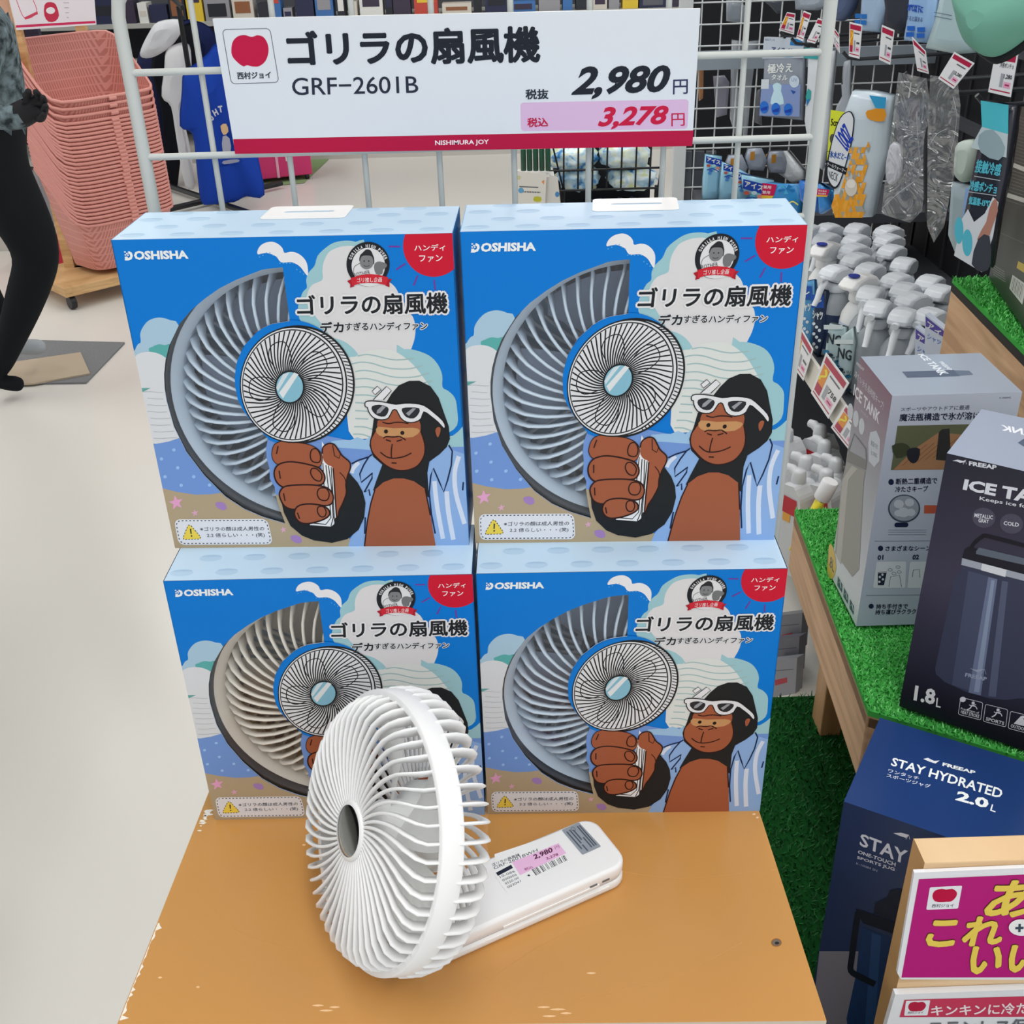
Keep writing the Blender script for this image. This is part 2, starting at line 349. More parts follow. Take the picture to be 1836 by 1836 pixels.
# ================================================================ fan carton (one master, four placed)
W, H, D = .25, .2632, .0794
UL = [(196.5, 430), (812, 417.5), (844, 977.5), (312, 981)]
hm = homography(UL, [(0, H), (W, H), (W, 0), (0, 0)])
c1 = crop(190, 360, 5.4); c2 = crop(500, 360, 5.1); c3 = crop(280, 680, 5.7375); c4 = crop(540, 660, 5.4)
win = [(505.7, 478.5), (486, 480.3), (468, 483), (421.5, 501), (392, 516), (366, 534), (341, 555), (319.6, 580), (301, 619), (294.5, 645), (292, 670), (293, 695), (296.6, 717), (309.6, 763.7), (332, 809), (363.7, 850.8), (402, 889), (436.9, 911.8), (471.7, 926.6), (511, 938),
       (499.6, 906.6), (493.5, 885.7), (491.8, 871.7), (483, 857.8), (482.5, 840), (477, 819), (476, 802), (479.6, 784.6), (461, 765), (450.8, 755), (435, 734), (425.5, 714.9), (420.4, 690), (419.6, 674.8), (423, 649), (429, 634), (436, 619), (458.5, 595), (470, 587), (486, 580), (518.7, 574.8), (512, 526)]
BLUE = '#0072c8'
def build_carton():
    root = empty('fan_carton')
    g = G(); e = .0006
    put = lambda a, b, h=0: V((a, -h, b))
    a = Art(g, hm, put, clip=None); a.holes = [win]
    full = [(196.5, 430), (812, 417.5), (844, 977.5), (312, 981)]
    a.clip = full
    a.g.add([put(*hm(p[0], p[1]), 0) for p in (lambda r: r[0])(tri(full, [win]))], tri(full, [win])[1], mat(BLUE, .38, .18))
    def W_(P): return [put(*hm(*p)) for p in P]
    # cut edge of the window
    n = len(win); vs = [put(*hm(*p), 0) for p in win] + [put(*hm(*p), -e) for p in win]; g.add(vs, [(i, (i+1) % n, n+(i+1) % n, n+i) for i in range(n)], '#b9c6d4')
    ip = tri(full, [win]); g.add([put(*hm(p[0], p[1]), -e) for p in ip[0]], ip[1], '#a8a39a')
    # sides, back, top, bottom
    side = mat('#2a86c4', .4); g.box((0, 0, 0), (e, D, H), side); g.box((W-e, 0, 0), (W, D, H), side); g.box((0, D-e, 0), (W, D, H), mat('#7fa6c6', .5))
    g.box((0, e, 0), (W, D, e), mat('#9aa0a4', .5)); g.box((0, e, H-e), (W, D, H), mat('#c3ddf3', .4, k=.95))
    # faint repeated motif on the lid
    rm = mat('#b4d1ea', .45, k=.95); rm2 = mat('#a6c6e2', .45, k=.95)
    for r, y in enumerate((.012, .034, .056, .0745)):
        for i in range(7):
            x = .012+i*.037+(r % 2)*.0185
            if x > W-.012: continue
            if y > .04 and .085 < x < .175: continue
            P = [(x+.0095*math.cos(t*math.pi/9), y+.0052*math.sin(t*math.pi/9)) for t in range(18)]
            ov, fs = tri(P); g.add([V((p[0], p[1], H+5e-5)) for p in ov], fs, rm)
            P = [(x+.0085*math.cos(t*math.pi/9), y+.002+.003*math.sin(t*math.pi/9)) for t in range(10)]
            ov, fs = tri(P); g.add([V((p[0], p[1], H+1e-4)) for p in ov], fs, rm2)
    # ---- scenery
    A = a
    A.fill([(272, 1500), (273, 1430), (298, 1382), (325, 1360), (320, 1280), (350, 1210), (400, 1155), (470, 1128), (540, 1128), (610, 1150), (690, 1195), (720, 1500), (600, 1650)], '#9fbdd0', 1, 3, crop=c1)
    A.fill([(405, 1445), (440, 1405), (500, 1382), (560, 1390), (600, 1380), (660, 1400), (660, 1600), (560, 1600)], '#55a3a1', 2, 3, crop=c1)
    A.fill([(234, 655), (240, 638), (251, 631), (268, 629.5), (283, 633), (296, 641), (312, 657), (345, 720), (350, 790), (310, 800), (262, 800)], '#cdd0d4', 3, 3)
    for k in range(8): y = 702+k*11.8; A.line([(238, y+2), (262, y-1.5), (285, y), (310, y-1.5), (330, y)], 1.1, '#a9b0b4', 4)
    A.fill([(249, 694), (268, 694), (252, 702)], '#5b9a97', 4)
    A.fill([(120, 780), (278, 794), (300, 790), (318, 784), (340, 778), (480, 762), (560, 775), (700, 803), (860, 800), (860, 930), (300, 930)], '#6c8fcb', 4)
    A.fill([(270, 872), (289, 873.5), (315, 880), (349.7, 885.3), (378, 884.5), (400, 881), (480, 880), (560, 910), (640, 975), (640, 990), (300, 995)], '#a9987c', 5, 0)
    for x, y in [(172, 716), (43, 808), (211, 900), (80, 992), (377, 992), (247, 1080), (540, 1078)]: A.ell(x, y, 18, 17, '#93b8e4', 6, 12, crop=c3)
    def star(x, y, r, col):
        A.fill([(x+(r if k % 2 else r*.42)*math.sin(k*math.pi/5+.2), y+(r if k % 2 else r*.42)*math.cos(k*math.pi/5+.2)) for k in range(10)], col, 6, crop=c3)
    star(195, 1258, 78, '#d99bc0'); star(390, 1365, 40, '#cf9fb4'); star(1305, 1540, 36, '#cf9fb4')
    for x, y in ((660, 1295), (1440, 1640)): A.fill([(x-60, y-30), (x-30, y-42), (x+10, y-40), (x+45, y-20), (x+58, y+25), (x+20, y+42), (x-25, y+25), (x-50, y+5)], '#9c7bb4', 6, 2, crop=c3)
    # gull
    A.fill([(1457, 490), (1480, 440), (1530, 405), (1600, 393), (1660, 415), (1702, 455), (1722, 500), (1780, 490), (1840, 500), (1900, 540), (1940, 600), (1952, 680), (1948, 720), (1925, 700), (1880, 640), (1830, 605), (1780, 590), (1690, 592), (1640, 535), (1560, 503), (1500, 508), (1465, 515)], '#dcdcdf', 2, 3, crop=c1)
    for i in range(15):
        x = 1480+i*33; y = 540 + (-40 if i in (2, 3) else 0) + (60 if i > 5 else 0)+(40 if i > 10 else 0)+((i-10)*22 if i > 10 else 0)-(i in (1, 4))*15; A.ell(x, y, 6, 6, '#5aa9dc', 2, 8, crop=c1)
    # clouds
    PALE = '#93bcc4'; WH = '#cfced0'
    A.fill([(370, 1250), (205, 1110), (172, 1010), (178, 930), (215, 830), (252, 790), (245, 720), (270, 650), (322, 590), (350, 500), (420, 430), (500, 380), (600, 362), (700, 372), (800, 430), (800, 1250)], PALE, 1, 3, crop=c2)
    A.fill([(560, 1350), (470, 1265), (440, 1190), (330, 1050), (262, 960), (250, 860), (300, 765), (393, 720), (395, 640), (405, 560), (450, 470), (520, 430), (590, 412), (700, 415), (850, 480), (980, 700), (1060, 780), (1100, 850), (1120, 920), (1165, 1000), (1225, 1050), (1252, 1140), (1250, 1230), (1225, 1320), (1180, 1370), (900, 1450), (700, 1450)], WH, 2, 3, crop=c2)
    A.fill([(430, 1260), (500, 1252), (570, 1270), (640, 1310), (715, 1385), (760, 1500), (640, 1560), (500, 1500)], PALE, 3, 3, crop=c2)
    A.fill([(1080, 1370), (1150, 1352), (1250, 1360), (1380, 1410), (1460, 1490), (1502, 1590), (1505, 1700), (1560, 1735), (1620, 1800), (1640, 1900), (1640, 2050), (1520, 2130), (1300, 2130)], PALE, 3, 3, crop=c2)
    A.fill([(620, 1490), (700, 1420), (770, 1385), (860, 1358), (960, 1350), (1060, 1370), (1160, 1430), (1240, 1500), (1320, 1600), (1385, 1700), (1420, 1836), (1400, 2150), (1160, 2150), (1090, 2110), (1020, 2150), (960, 2160), (880, 2160), (800, 2170), (640, 2100)], '#cfd3d0', 4, 3, crop=c2)
    A.fill([(1110, 900), (1300, 700), (1480, 650), (1560, 580), (1600, 560), (1640, 760), (1500, 800)], PALE, 3, 2, crop=c4)
    A.fill([(290, 700), (400, 690), (480, 690), (545, 662), (620, 690), (700, 640), (700, 790), (460, 770), (290, 760)], '#94b8d8', 5, 0, crop=c4)
    WL = '#98b3b4'
    for L in ([(720, 1415), (800, 1400), (900, 1415), (1000, 1440), (1100, 1450), (1240, 1435)], [(650, 1490), (750, 1470), (850, 1480), (950, 1510), (1050, 1530), (1200, 1530), (1320, 1500)], [(700, 1555), (780, 1545), (880, 1560), (1000, 1595), (1100, 1610), (1250, 1605), (1380, 1570)], [(700, 1625), (800, 1620), (900, 1640), (1000, 1670), (1120, 1685), (1250, 1680), (1410, 1640)],
              [(700, 1700), (800, 1695), (900, 1715), (1000, 1745)], [(700, 1770), (800, 1770), (860, 1780), (960, 1800)], [(700, 1840), (780, 1845), (860, 1860)], [(700, 1912), (820, 1920)], [(700, 1985), (820, 1990)], [(690, 2060), (780, 2062), (860, 2085)], [(680, 2128), (760, 2130), (840, 2155)]): A.line(L, 2.3, WL, 5, crop=c2)
    # sun
    A.ell(778.5, 439.5, 55.5, 56, '#c0142f', 3, 48)
    for L in ([(1005, 414), (1110, 415)], [(1075, 625), (1160, 570)], [(1235, 770), (1272, 680)], [(1435, 810), (1425, 720)], [(1572, 680), (1612, 745)]): A.line(L, 2.9, '#6a3796', 3, smooth=4, crop=c2)
    A.text('ハンディ', [(1238, 398), (1525, 390), (1527, 450), (1242, 456)], '#eee6e8', 5, .012, crop=c2); A.text('ファン', [(1285, 494), (1500, 490), (1503, 552), (1290, 556)], '#eee6e8', 5, .012, crop=c2)
    # maker name
    A.text('OSHISHA', [(258, 481), (778, 476), (792, 558), (262, 569)], '#dfe6ee', 3, .045, crop=c1)
    A.fill([(172, 536), (172, 574), (205, 574), (238, 562), (250, 530), (240, 500), (215, 485), (203, 485), (203, 506), (222, 516), (224, 536), (212, 548), (200, 550), (200, 536)], '#dfe6ee', 3, crop=c1)
    for x, y in ((165, 485), (184, 500), (170, 514), (194, 516)): A.fill(R4(x, y, x+15, y+13), '#dfe6ee', 3, crop=c1)
    # title with halo
    tq = [(160, 862), (1545, 830), (1548, 1020), (170, 1040)]
    A.heavy('ゴリラの扇風機', tq, '#dcdcde', 6, 4.6, crop=c2, n=10); A.heavy('ゴリラの扇風機', tq, '#dcdcde', 6, 2.6, crop=c2, n=7)
    A.heavy('ゴリラの扇風機', tq, '#1d2126', 10, 1.0, crop=c2, n=6, res=3)
    for t, q, b in (('デカ', [(375, 1104), (588, 1100), (590, 1196), (382, 1202)], .014), ('すぎるハンディファン', [(605, 1108), (1362, 1102), (1362, 1172), (606, 1180)], .006)):
        A.heavy(t, q, '#d6d8da', 6, 2.0, crop=c2, n=7); A.heavy(t, q, '#20242a', 9, .75 if b > .01 else .35, crop=c2, n=5)
    # round badge and ribbon
    A.ell(815, 575, 199, 204, '#1b1e24', 6, 48, crop=c2); A.ell(818, 590, 154, 165, '#d2d3d5', 7, 40, crop=c2); A.fill([(690, 700), (960, 700), (930, 750), (860, 776), (780, 774), (715, 745)], '#d2d3d5', 7, 2, crop=c2)
    tx = 'GORILLA HIGH POWER'
    for i, ch in enumerate(tx):
        if ch == ' ': continue
        t = math.radians(-158+136*i/(len(tx)-1)); cx, cy = 815+176*math.cos(t), 590+182*math.sin(t); ux, uy = -math.sin(t), math.cos(t); w = 9 if ch != 'I' else 3; h = 15
        qq = [(cx-ux*w+uy*h, cy-uy*w-ux*h), (cx+ux*w+uy*h, cy+uy*w-ux*h), (cx+ux*w-uy*h, cy+uy*w+ux*h), (cx-ux*w-uy*h, cy-uy*w+ux*h)]
        A.text(ch, qq, '#d8d8da', 8, .03, crop=c2)
    A.fill([(765, 470), (800, 440), (840, 450), (860, 490), (872, 530), (860, 580), (745, 560), (740, 500)], '#25272b', 9, 3, crop=c2); A.fill([(740, 560), (755, 505), (800, 495), (850, 505), (866, 560), (845, 605), (800, 622), (758, 602)], '#77797b', 10, 3, crop=c2)
    for x in (780, 822): A.ell(x, 545, 7, 7, '#25272b', 11, 8, crop=c2)
    A.line([(775, 585), (800, 595), (830, 585)], 1, '#25272b', 11, crop=c2)
    A.fill([(870, 600), (885, 560), (925, 550), (985, 570), (985, 600), (955, 625), (945, 665), (890, 665)], '#6d6f71', 9, 2, crop=c2)
    A.line([(680, 660), (690, 600), (740, 565)], .8, '#2b2d31', 9, crop=c2); A.text('BROTHER', [(660, 660), (830, 628), (836, 664), (668, 694)], '#2b2d31', 10, .0, crop=c2)
    A.fill([(622, 728), (660, 712), (690, 775), (650, 790), (652, 758)], '#a11829', 9, crop=c2); A.fill([(985, 712), (1036, 708), (1012, 745), (1015, 785), (975, 770)], '#a11829', 9, crop=c2)
    A.fill([(655, 700), (750, 672), (830, 664), (920, 672), (1002, 694), (985, 766), (900, 748), (820, 744), (740, 750), (672, 772)], '#c02433', 10, 0, crop=c2)
    A.text('ゴリ推し企画', [(712, 698), (946, 690), (942, 738), (716, 742)], '#efe2e4', 11, .0, crop=c2)
    # warning label
    A.fill(rquad([c3(172, 1430), c3(1140, 1428), c3(1200, 1690), c3(222, 1692)], (.06, .24), 5), '#d8d9de', 8)
    A.dash(rquad([c3(190, 1444), c3(1128, 1442), c3(1180, 1676), c3(236, 1678)], (.055, .22), 5), 1.6, '#2e3646', 9, 3.6, 3.2)
    A.fill([(320, 1490), (345, 1490), (450, 1612), (440, 1632), (275, 1636), (268, 1615)], '#e3c94f', 9, crop=c3)
    A.dash([c3(*p) for p in [(320, 1490), (345, 1490), (450, 1612), (440, 1632), (275, 1636), (268, 1615)]], 1.4, '#2e3646', 10, 3, 2.4)
    A.fill([(338, 1526), (352, 1526), (357, 1580), (345, 1580)], '#1d2126', 10, crop=c3); A.ell(355, 1600, 9, 8, '#1d2126', 10, 10, crop=c3)
    A.text('※ゴリラの顔は成人男性の', [(440, 1508), (1108, 1504), (1108, 1548), (446, 1552)], '#2e3646', 10, .004, crop=c3)
    A.text('2.2 倍らしい・・・(笑)', [(512, 1574), (1110, 1570), (1114, 1618), (516, 1620)], '#2e3646', 10, .004, crop=c3)
    # ---- printed ape (plain drawing) with shirt, arm, hand
    BR = '#98553a'; INK = '#2b1513'; BK = '#1c1f22'; NV = '#14264a'
    A.fill([(455, 1735), (480, 1640), (600, 1480), (600, 1240), (480, 1010), (490, 920), (655, 855), (700, 830), (800, 930), (720, 1200), (650, 1460), (620, 1735)], '#86a8d6', 6, crop=c4)
    A.fill([(1230, 1000), (1260, 900), (1440, 745), (1480, 790), (1600, 830), (1660, 870), (1700, 1735), (1310, 1735), (1245, 1250)], '#86a8d6', 6, crop=c4)
    for L, w in (([(560, 905), (510, 960), (490, 1010)], 40), ([(1540, 850), (1500, 1000), (1510, 1200), (1580, 1450), (1640, 1640)], 44), ([(1420, 1190), (1440, 1400), (1500, 1720)], 46), ([(1300, 1090), (1330, 1350), (1400, 1720)], 44), ([(530, 1650), (530, 1730)], 40), ([(1640, 1010), (1650, 1250), (1700, 1400)], 36)): A.line(L, w/5.4, '#c9d3e4', 7, crop=c4)
    for L in ([(490, 920), (560, 885), (655, 855), (690, 830)], [(660, 850), (610, 930), (570, 1020), (585, 1100), (695, 1010), (690, 1060), (615, 1195), (660, 1170), (672, 1230)], [(1440, 740), (1475, 800), (1465, 940), (1430, 1080), (1392, 1195), (1350, 1100), (1290, 965), (1265, 1040), (1250, 1200), (1270, 1400), (1310, 1600), (1322, 1720)], [(1480, 790), (1600, 828)], [(1612, 980), (1585, 1100), (1578, 1180)], [(470, 1650), (455, 1730)], [(625, 1440), (620, 1600), (615, 1730)]): A.line(L, 2.8, NV, 8, smooth=0, crop=c4)
    A.fill([(830, 320), (880, 240), (950, 160), (1050, 117), (1150, 115), (1260, 170), (1340, 280), (1390, 420), (1440, 560), (1452, 680), (1420, 760), (1350, 830), (1250, 900), (1232, 1010), (1248, 1250), (1100, 1160), (800, 1160), (700, 1180), (730, 1090), (790, 930), (700, 850), (664, 740), (690, 610), (705, 490)], BK, 8, 0, crop=c4)
    A.fill([(620, 1720), (645, 1480), (680, 1300), (720, 1170), (800, 1100), (900, 1062), (1000, 1062), (1100, 1090), (1210, 1165), (1262, 1420), (1315, 1718)], BR, 9, 0, crop=c4)
    A.line([(1210, 1165), (1262, 1420), (1315, 1718)], 2.4, INK, 10, smooth=0, crop=c4); A.line([(618, 1720), (645, 1480), (680, 1300), (720, 1170)], 2.4, INK, 10, smooth=0, crop=c4)
    face = [(745, 505), (870, 400), (940, 400), (1000, 500), (1150, 500), (1165, 600), (1205, 730), (1200, 840), (1140, 935), (1050, 978), (950, 985), (850, 950), (760, 880), (690, 800), (675, 700), (705, 630), (742, 570)]
    A.fill(face, BR, 10, 2, crop=c4); A.line(face[5:], 2.3, INK, 11, crop=c4)
    A.fill([(1308, 600), (1330, 565), (1360, 575), (1352, 630), (1330, 665)], BR, 10, 2, crop=c4)
    A.fill([(745, 560), (900, 575), (1090, 570), (1160, 600), (1090, 660), (960, 665), (900, 650), (800, 660), (735, 620)], '#b98a5c', 11, 2, crop=c4)
    for x, y in ((826, 606), (986, 620)): A.ell(x, y, 20, 20, '#1c1411', 12, 14, crop=c4)
    for L in ([(790, 515), (850, 530), (920, 518), (990, 520), (1045, 530)], [(800, 672), (830, 655), (900, 660), (960, 655), (1020, 690)], [(825, 685), (875, 702)], [(930, 702), (985, 685)], [(888, 728), (878, 800), (880, 860)], [(770, 805), (830, 850), (900, 866), (1000, 850), (1075, 815)], [(880, 910), (930, 914)]): A.line(L, 2.2, INK, 12, crop=c4)
    WG = '#d6d7da'
    A.fill([(690, 215), (740, 168), (775, 200), (720, 250)], WG, 12, crop=c4); A.fill([(700, 300), (830, 170), (878, 210), (790, 300)], WG, 12, crop=c4); A.line([(700, 300), (830, 170), (878, 210), (800, 300)], 1.4, BK, 13, smooth=0, crop=c4); A.line([(690, 215), (740, 168), (775, 200), (720, 250)], 1.4, BK, 13, True, 0, crop=c4)
    gl = [(620, 330), (650, 310), (740, 312), (830, 325), (920, 342), (1010, 332), (1110, 335), (1200, 355), (1290, 420), (1380, 500), (1405, 555), (1390, 575), (1340, 520), (1260, 455), (1195, 415), (1170, 480), (1110, 515), (1030, 515), (970, 475), (930, 400), (890, 400), (850, 475), (780, 493), (700, 470), (655, 410), (645, 372), (625, 365)]
    A.fill(gl, WG, 13, 2, crop=c4); A.line(gl, 1.9, BK, 14, True, 2, crop=c4)
    for P in ([(690, 365), (760, 348), (840, 372), (845, 410), (815, 455), (750, 450), (700, 410)], [(985, 385), (1060, 375), (1150, 385), (1140, 435), (1095, 475), (1030, 465), (995, 425)]): A.fill(P, '#2a2b30', 15, 2, crop=c4); A.line(P, 1.2, BK, 16, True, 2, crop=c4)
    A.fill([(738, 400), (790, 355), (825, 365), (770, 425), (735, 432)], '#8f9298', 16, crop=c4); A.fill([(1020, 430), (1085, 380), (1120, 382), (1050, 455)], '#8f9298', 16, crop=c4)
    # arm and held fan
    arm = [c3(1290, 1270), c3(1310, 1360), c3(1380, 1500), c3(1500, 1600), c3(1650, 1660), c4(120, 1660), c4(300, 1685), c4(450, 1650), c4(560, 1560), c4(615, 1440), c4(628, 1300), c4(600, 1190), c4(550, 1100), c4(475, 1015), c4(300, 1000), c3(1600, 1200)]
    A.fill(arm, BK, 11, 0)
    A.fill([(200, 700), (330, 900), (340, 1440), (325, 1505), (290, 1532), (80, 1515), (200, 1300)], '#dcdde0', 12, crop=c4)
    for L in ([(240, 930), (270, 1200), (290, 1440), (240, 1505), (95, 1490)], [(265, 935), (295, 1150), (312, 1440), (290, 1525)], [(292, 950), (325, 1480)], [(210, 910), (240, 1440)], [(80, 1515), (290, 1532), (325, 1505), (335, 1440)]): A.line(L, 1.7, BK, 13, smooth=0, crop=c4)
    palm = [(205, 820), (210, 760), (260, 722), (320, 730), (365, 790), (400, 840), (470, 900), (478, 960), (450, 1040), (435, 1120), (440, 1200), (405, 1300), (370, 1370), (348, 1452), (322, 1100), (310, 958), (260, 930), (218, 885)]
    A.fill(palm, BR, 14, 2, crop=c4); A.line(palm[:16], 2.5, INK, 15, crop=c4); A.line([(305, 735), (325, 840), (370, 865), (382, 820)], 1.7, INK, 15, smooth=0, crop=c4); A.line([(375, 1000), (420, 1050), (440, 1110)], 1.6, INK, 15, crop=c4)
    F1 = [(1190, 750), (1215, 665), (1290, 630), (1400, 640), (1550, 660), (1650, 705), (1700, 770), (1700, 850), (1655, 890), (1500, 850), (1380, 835), (1260, 862), (1205, 820)]
    F2 = [(1210, 960), (1235, 885), (1300, 848), (1400, 838), (1550, 862), (1680, 905), (1735, 985), (1722, 1055), (1660, 1080), (1450, 1078), (1320, 1102), (1240, 1050)]
    F3 = [(1265, 1185), (1290, 1115), (1350, 1085), (1500, 1075), (1650, 1080), (1765, 1110), (1822, 1185), (1810, 1265), (1740, 1290), (1600, 1272), (1480, 1285), (1420, 1328), (1320, 1295)]
    F4 = [(1422, 1380), (1450, 1300), (1550, 1272), (1680, 1283), (1770, 1325), (1782, 1390), (1700, 1442), (1560, 1475), (1470, 1455)]
    for i, F in enumerate((F1, F2, F3, F4)): A.fill(F, BR, 15+i*.5, 3, crop=c3); A.line(F, 2.8, INK, 15.3+i*.5, True, 3, crop=c3)
    for P in ([(1600, 715), (1650, 705), (1690, 770), (1680, 840), (1610, 835), (1585, 780)], [(1600, 910), (1650, 910), (1705, 970), (1690, 1035), (1630, 1020), (1590, 960)], [(1680, 1112), (1750, 1112), (1782, 1170), (1760, 1232), (1690, 1228), (1658, 1170)], [(1670, 1302), (1720, 1300), (1750, 1350), (1735, 1400), (1690, 1400), (1660, 1350)]): A.line(P, 2.2, INK, 18, True, 3, crop=c3)
    for L in ([(1252, 675), (1235, 755)], [(1262, 928), (1275, 1010)], [(1308, 1160), (1325, 1240)], [(1452, 1360), (1475, 1425)]): A.line(L, 2.2, INK, 18, smooth=0, crop=c3)
    # printed fan head
    A.ell(521, 684, 102.5, 111.5, BLUE, 12, 60)
    A.ell(533.5, 688, 103, 106.5, BK, 13, 60); A.ell(534, 688, 99, 102.5, '#d3d4d7', 14, 60)
    for k in range(34):
        t = math.radians(-62+k*3.75); A.line([(530+94*math.cos(t), 688+101*math.sin(t)), (534+100*math.cos(t+.03), 688+104*math.sin(t+.03))], 1.8, BK, 15, smooth=0)
    A.ell(526, 688, 97, 104.5, BK, 15, 60); A.ell(525.6, 688, 94.6, 102, '#d3d4d7', 16, 60); A.ell(524.5, 688, 91.5, 99.5, BK, 17, 60); A.ell(524.2, 688, 89.4, 97.4, '#d3d4d7', 18, 60)
    for k in range(58):
        t0 = 2*math.pi*k/58; P = []
        for j in range(6):
            u = j/5; t = t0 + .5*(1-u)**1.3; rr = .26+.74*u; P.append((521.5+rr*89*math.cos(t)*(1)+(3 if 0 else 2.8*u), 691.5-rr*97*math.sin(t)-3.5*u))
        A.line(P, 2.5, BK, 19, smooth=2)
    for k in range(5):
        t0 = 2*math.pi*k/5+.3; P = [(522+rr*90*math.cos(t0+d), 690-rr*98*math.sin(t0+d)) for rr, d in ((.35, 0), (.6, .05), (.82, .2), (.84, .5), (.7, .72), (.45, .8))]; A.line(P, 1.8, BK, 19)
    A.ell(519, 692, 27, 30, BK, 20, 36); A.ell(519, 692, 24, 27, '#7fb2c6', 21, 36)
    A.fill([(500, 702), (527, 665.5), (535, 669), (507, 712)], '#d3d8da', 22); A.fill([(513, 717.5), (541, 681), (542.6, 690), (522, 719)], '#7fb2c6', 22); A.fill([(494.6, 693), (507, 669), (519, 665), (498, 699)], '#c4d2d8', 22)
    g.build('carton_box', root)
    # clear window film and hanger tab
    g = G(); fp = tri(win); g.add([put(*hm(p[0], p[1]), -.0011) for p in fp[0]], fp[1], film(.07)); g.build('window_film', root, label='clear window film')
    g = G(); tb = rquad([(.1, .087), (.166, .087), (.164, .049), (.098, .049)], (.07, .1)); slot = rquad([(.113, .072), (.153, .072), (.153, .067), (.113, .067)], (.1, .5))
    ov, fs = tri(tb, [slot]); wt = mat('#e4e6ea', .35)
    for z in (H+.0002, H+.0007): g.add([V((p[0], p[1], z)) for p in ov], fs, wt)
    for lp_ in (tb, slot): n = len(lp_); g.add([V((p[0], p[1], H+.0002)) for p in lp_]+[V((p[0], p[1], H+.0007)) for p in lp_], [(i, (i+1) % n, n+(i+1) % n, n+i) for i in range(n)], wt)
    g.build('hanger_tab', root, label='white cardboard hanger tab with a slot')
    return root
# ---------------------------------------------------------------- hand-held fan
def fan_meshes(c, c2_, cb, cm, hub, ring=True):
    """front of the cage looks along +z; returns meshes keyed by part"""
    out = {}
    w = mat(c, .38, .4); w2 = mat(c2_, .4, .4)
    prof = [(.0215, .0215, .003), (.03, .0225, .003), (.05, .0235, .0034), (.07, .0236, .004), (.086, .0222, .005), (.096, .0175, .0065), (.1015, .0105, .008), (.103, .003, .008), (.1045, -.006, .007), (.1095, -.013, .009), (.1105, -.024, .010), (.1085, -.034, .010), (.103, -.0405, .008), (.094, -.044, .006), (.075, -.0455, .004), (.04, -.046, .003)]
    def ribs(pr, n, wd):
        g = G()
        for k in range(n):
            t0 = 2*math.pi*k/n; P = []
            for r, z, d in pr:
                sw = .42*(1-min(1, r/.1))**.9 if z > 0 else .3*(1-min(1, r/.1)); P.append((r, z, d, t0+sw))
            S = []
            for i in range(len(P)):
                if i: 
                    for q in (.5,): S.append(tuple(P[i-1][j]*(1-q)+P[i][j]*q for j in range(4)))
                S.append(P[i])
            C = [V((r*math.cos(t), r*math.sin(t), z)) for r, z, d, t in S]; vs = []
            for i, (r, z, d, t) in enumerate(S):
                dr = (C[min(i+1, len(C)-1)]-C[max(i-1, 0)]).normalized(); rad = V((math.cos(t), math.sin(t), 0))
                a0 = S[max(i-1, 0)]; a1 = S[min(i+1, len(S)-1)]; tn = V((a1[0]-a0[0], 0, a1[1]-a0[1])).normalized(); nn = (rad*(-tn.z) + V((0, 0, 1))*tn.x); nn = nn - dr*nn.dot(dr); nn.normalize()
                sd = dr.cross(nn).normalized(); nrm = nn
                for a_, b_ in ((-.5, -1), (.5, -1), (.5, -.25), (.22, 0), (-.22, 0), (-.5, -.25)): vs.append(C[i]+sd*(a_*wd)+nrm*(b_*d))
            m_ = len(S); g.add(vs, [(i*6+j, i*6+(j+1) % 6, (i+1)*6+(j+1) % 6, (i+1)*6+j) for i in range(m_-1) for j in range(6)], w, True)
        return g
    out['front_grille'] = ribs(prof[:9], 50, .0023)
    g = ribs(prof[8:], 50, .0026); g.lathe([(.04, -.0475), (.046, -.0475), (.046, -.0435), (.04, -.0435)], w, seg=40, cap=False); out['rear_grille'] = g
    g = G(); g.lathe([(.1015, .0015), (.1065, .0022), (.1075, .001), (.1085, -.014), (.108, -.0155), (.1065, -.016), (.1015, -.0155), (.1015, .0015)], w, seg=90, cap=False); out['outer_band'] = g
    g = G(); g.lathe([(.019, .019), (.0225, .0205), (.0228, .0222), (.0215, .0235), (.0195, .0237)], w, seg=40, cap=False); g.lathe([(.0205, .0228)]+[(.0203*math.cos(t*math.pi/16), .0228+.0009*math.sin(t*math.pi/16)) for t in range(9)], hub, seg=48, cap=False); out['hub_cap'] = g
    if ring: g = G(); g.lathe([(.1128, -.03), (.1128, .0245), (.1098, .0245), (.109, .016)], mat('#26303c', .4), seg=90, cap=False); g.lathe([(.1092, .0175), (.1015, .0125), (.1005, -.004)], mat(c2_, .4), seg=90, cap=False); out['collar'] = g
    for k in range(5):
        g = G(); vs = []; nr, nt = 8, 8
        for i in range(nr+1):
            r = .02+.071*i/nr
            for j in range(nt+1):
                t = 2*math.pi*k/5 + .3*(r/.09) + (j/nt)*(.95 if i < nr else .8); vs.append((r*math.cos(t), r*math.sin(t), -.006-.016*(j/nt)+.003*math.sin(j/nt*math.pi)))
        g.add(vs, [(i*(nt+1)+j, i*(nt+1)+j+1, (i+1)*(nt+1)+j+1, (i+1)*(nt+1)+j) for i in range(nr) for j in range(nt)], mat(cb, .4), True); out['blade%d' % k] = g
    g = G(); g.lathe([(.0, .004), (.018, .003), (.022, -.004), (.022, -.022), (.03, -.03), (.036, -.034), (.036, -.05), (.03, -.053), (0, -.053)], mat(cm, .45), seg=32, cap=False); out['motor_housing'] = g
    return out
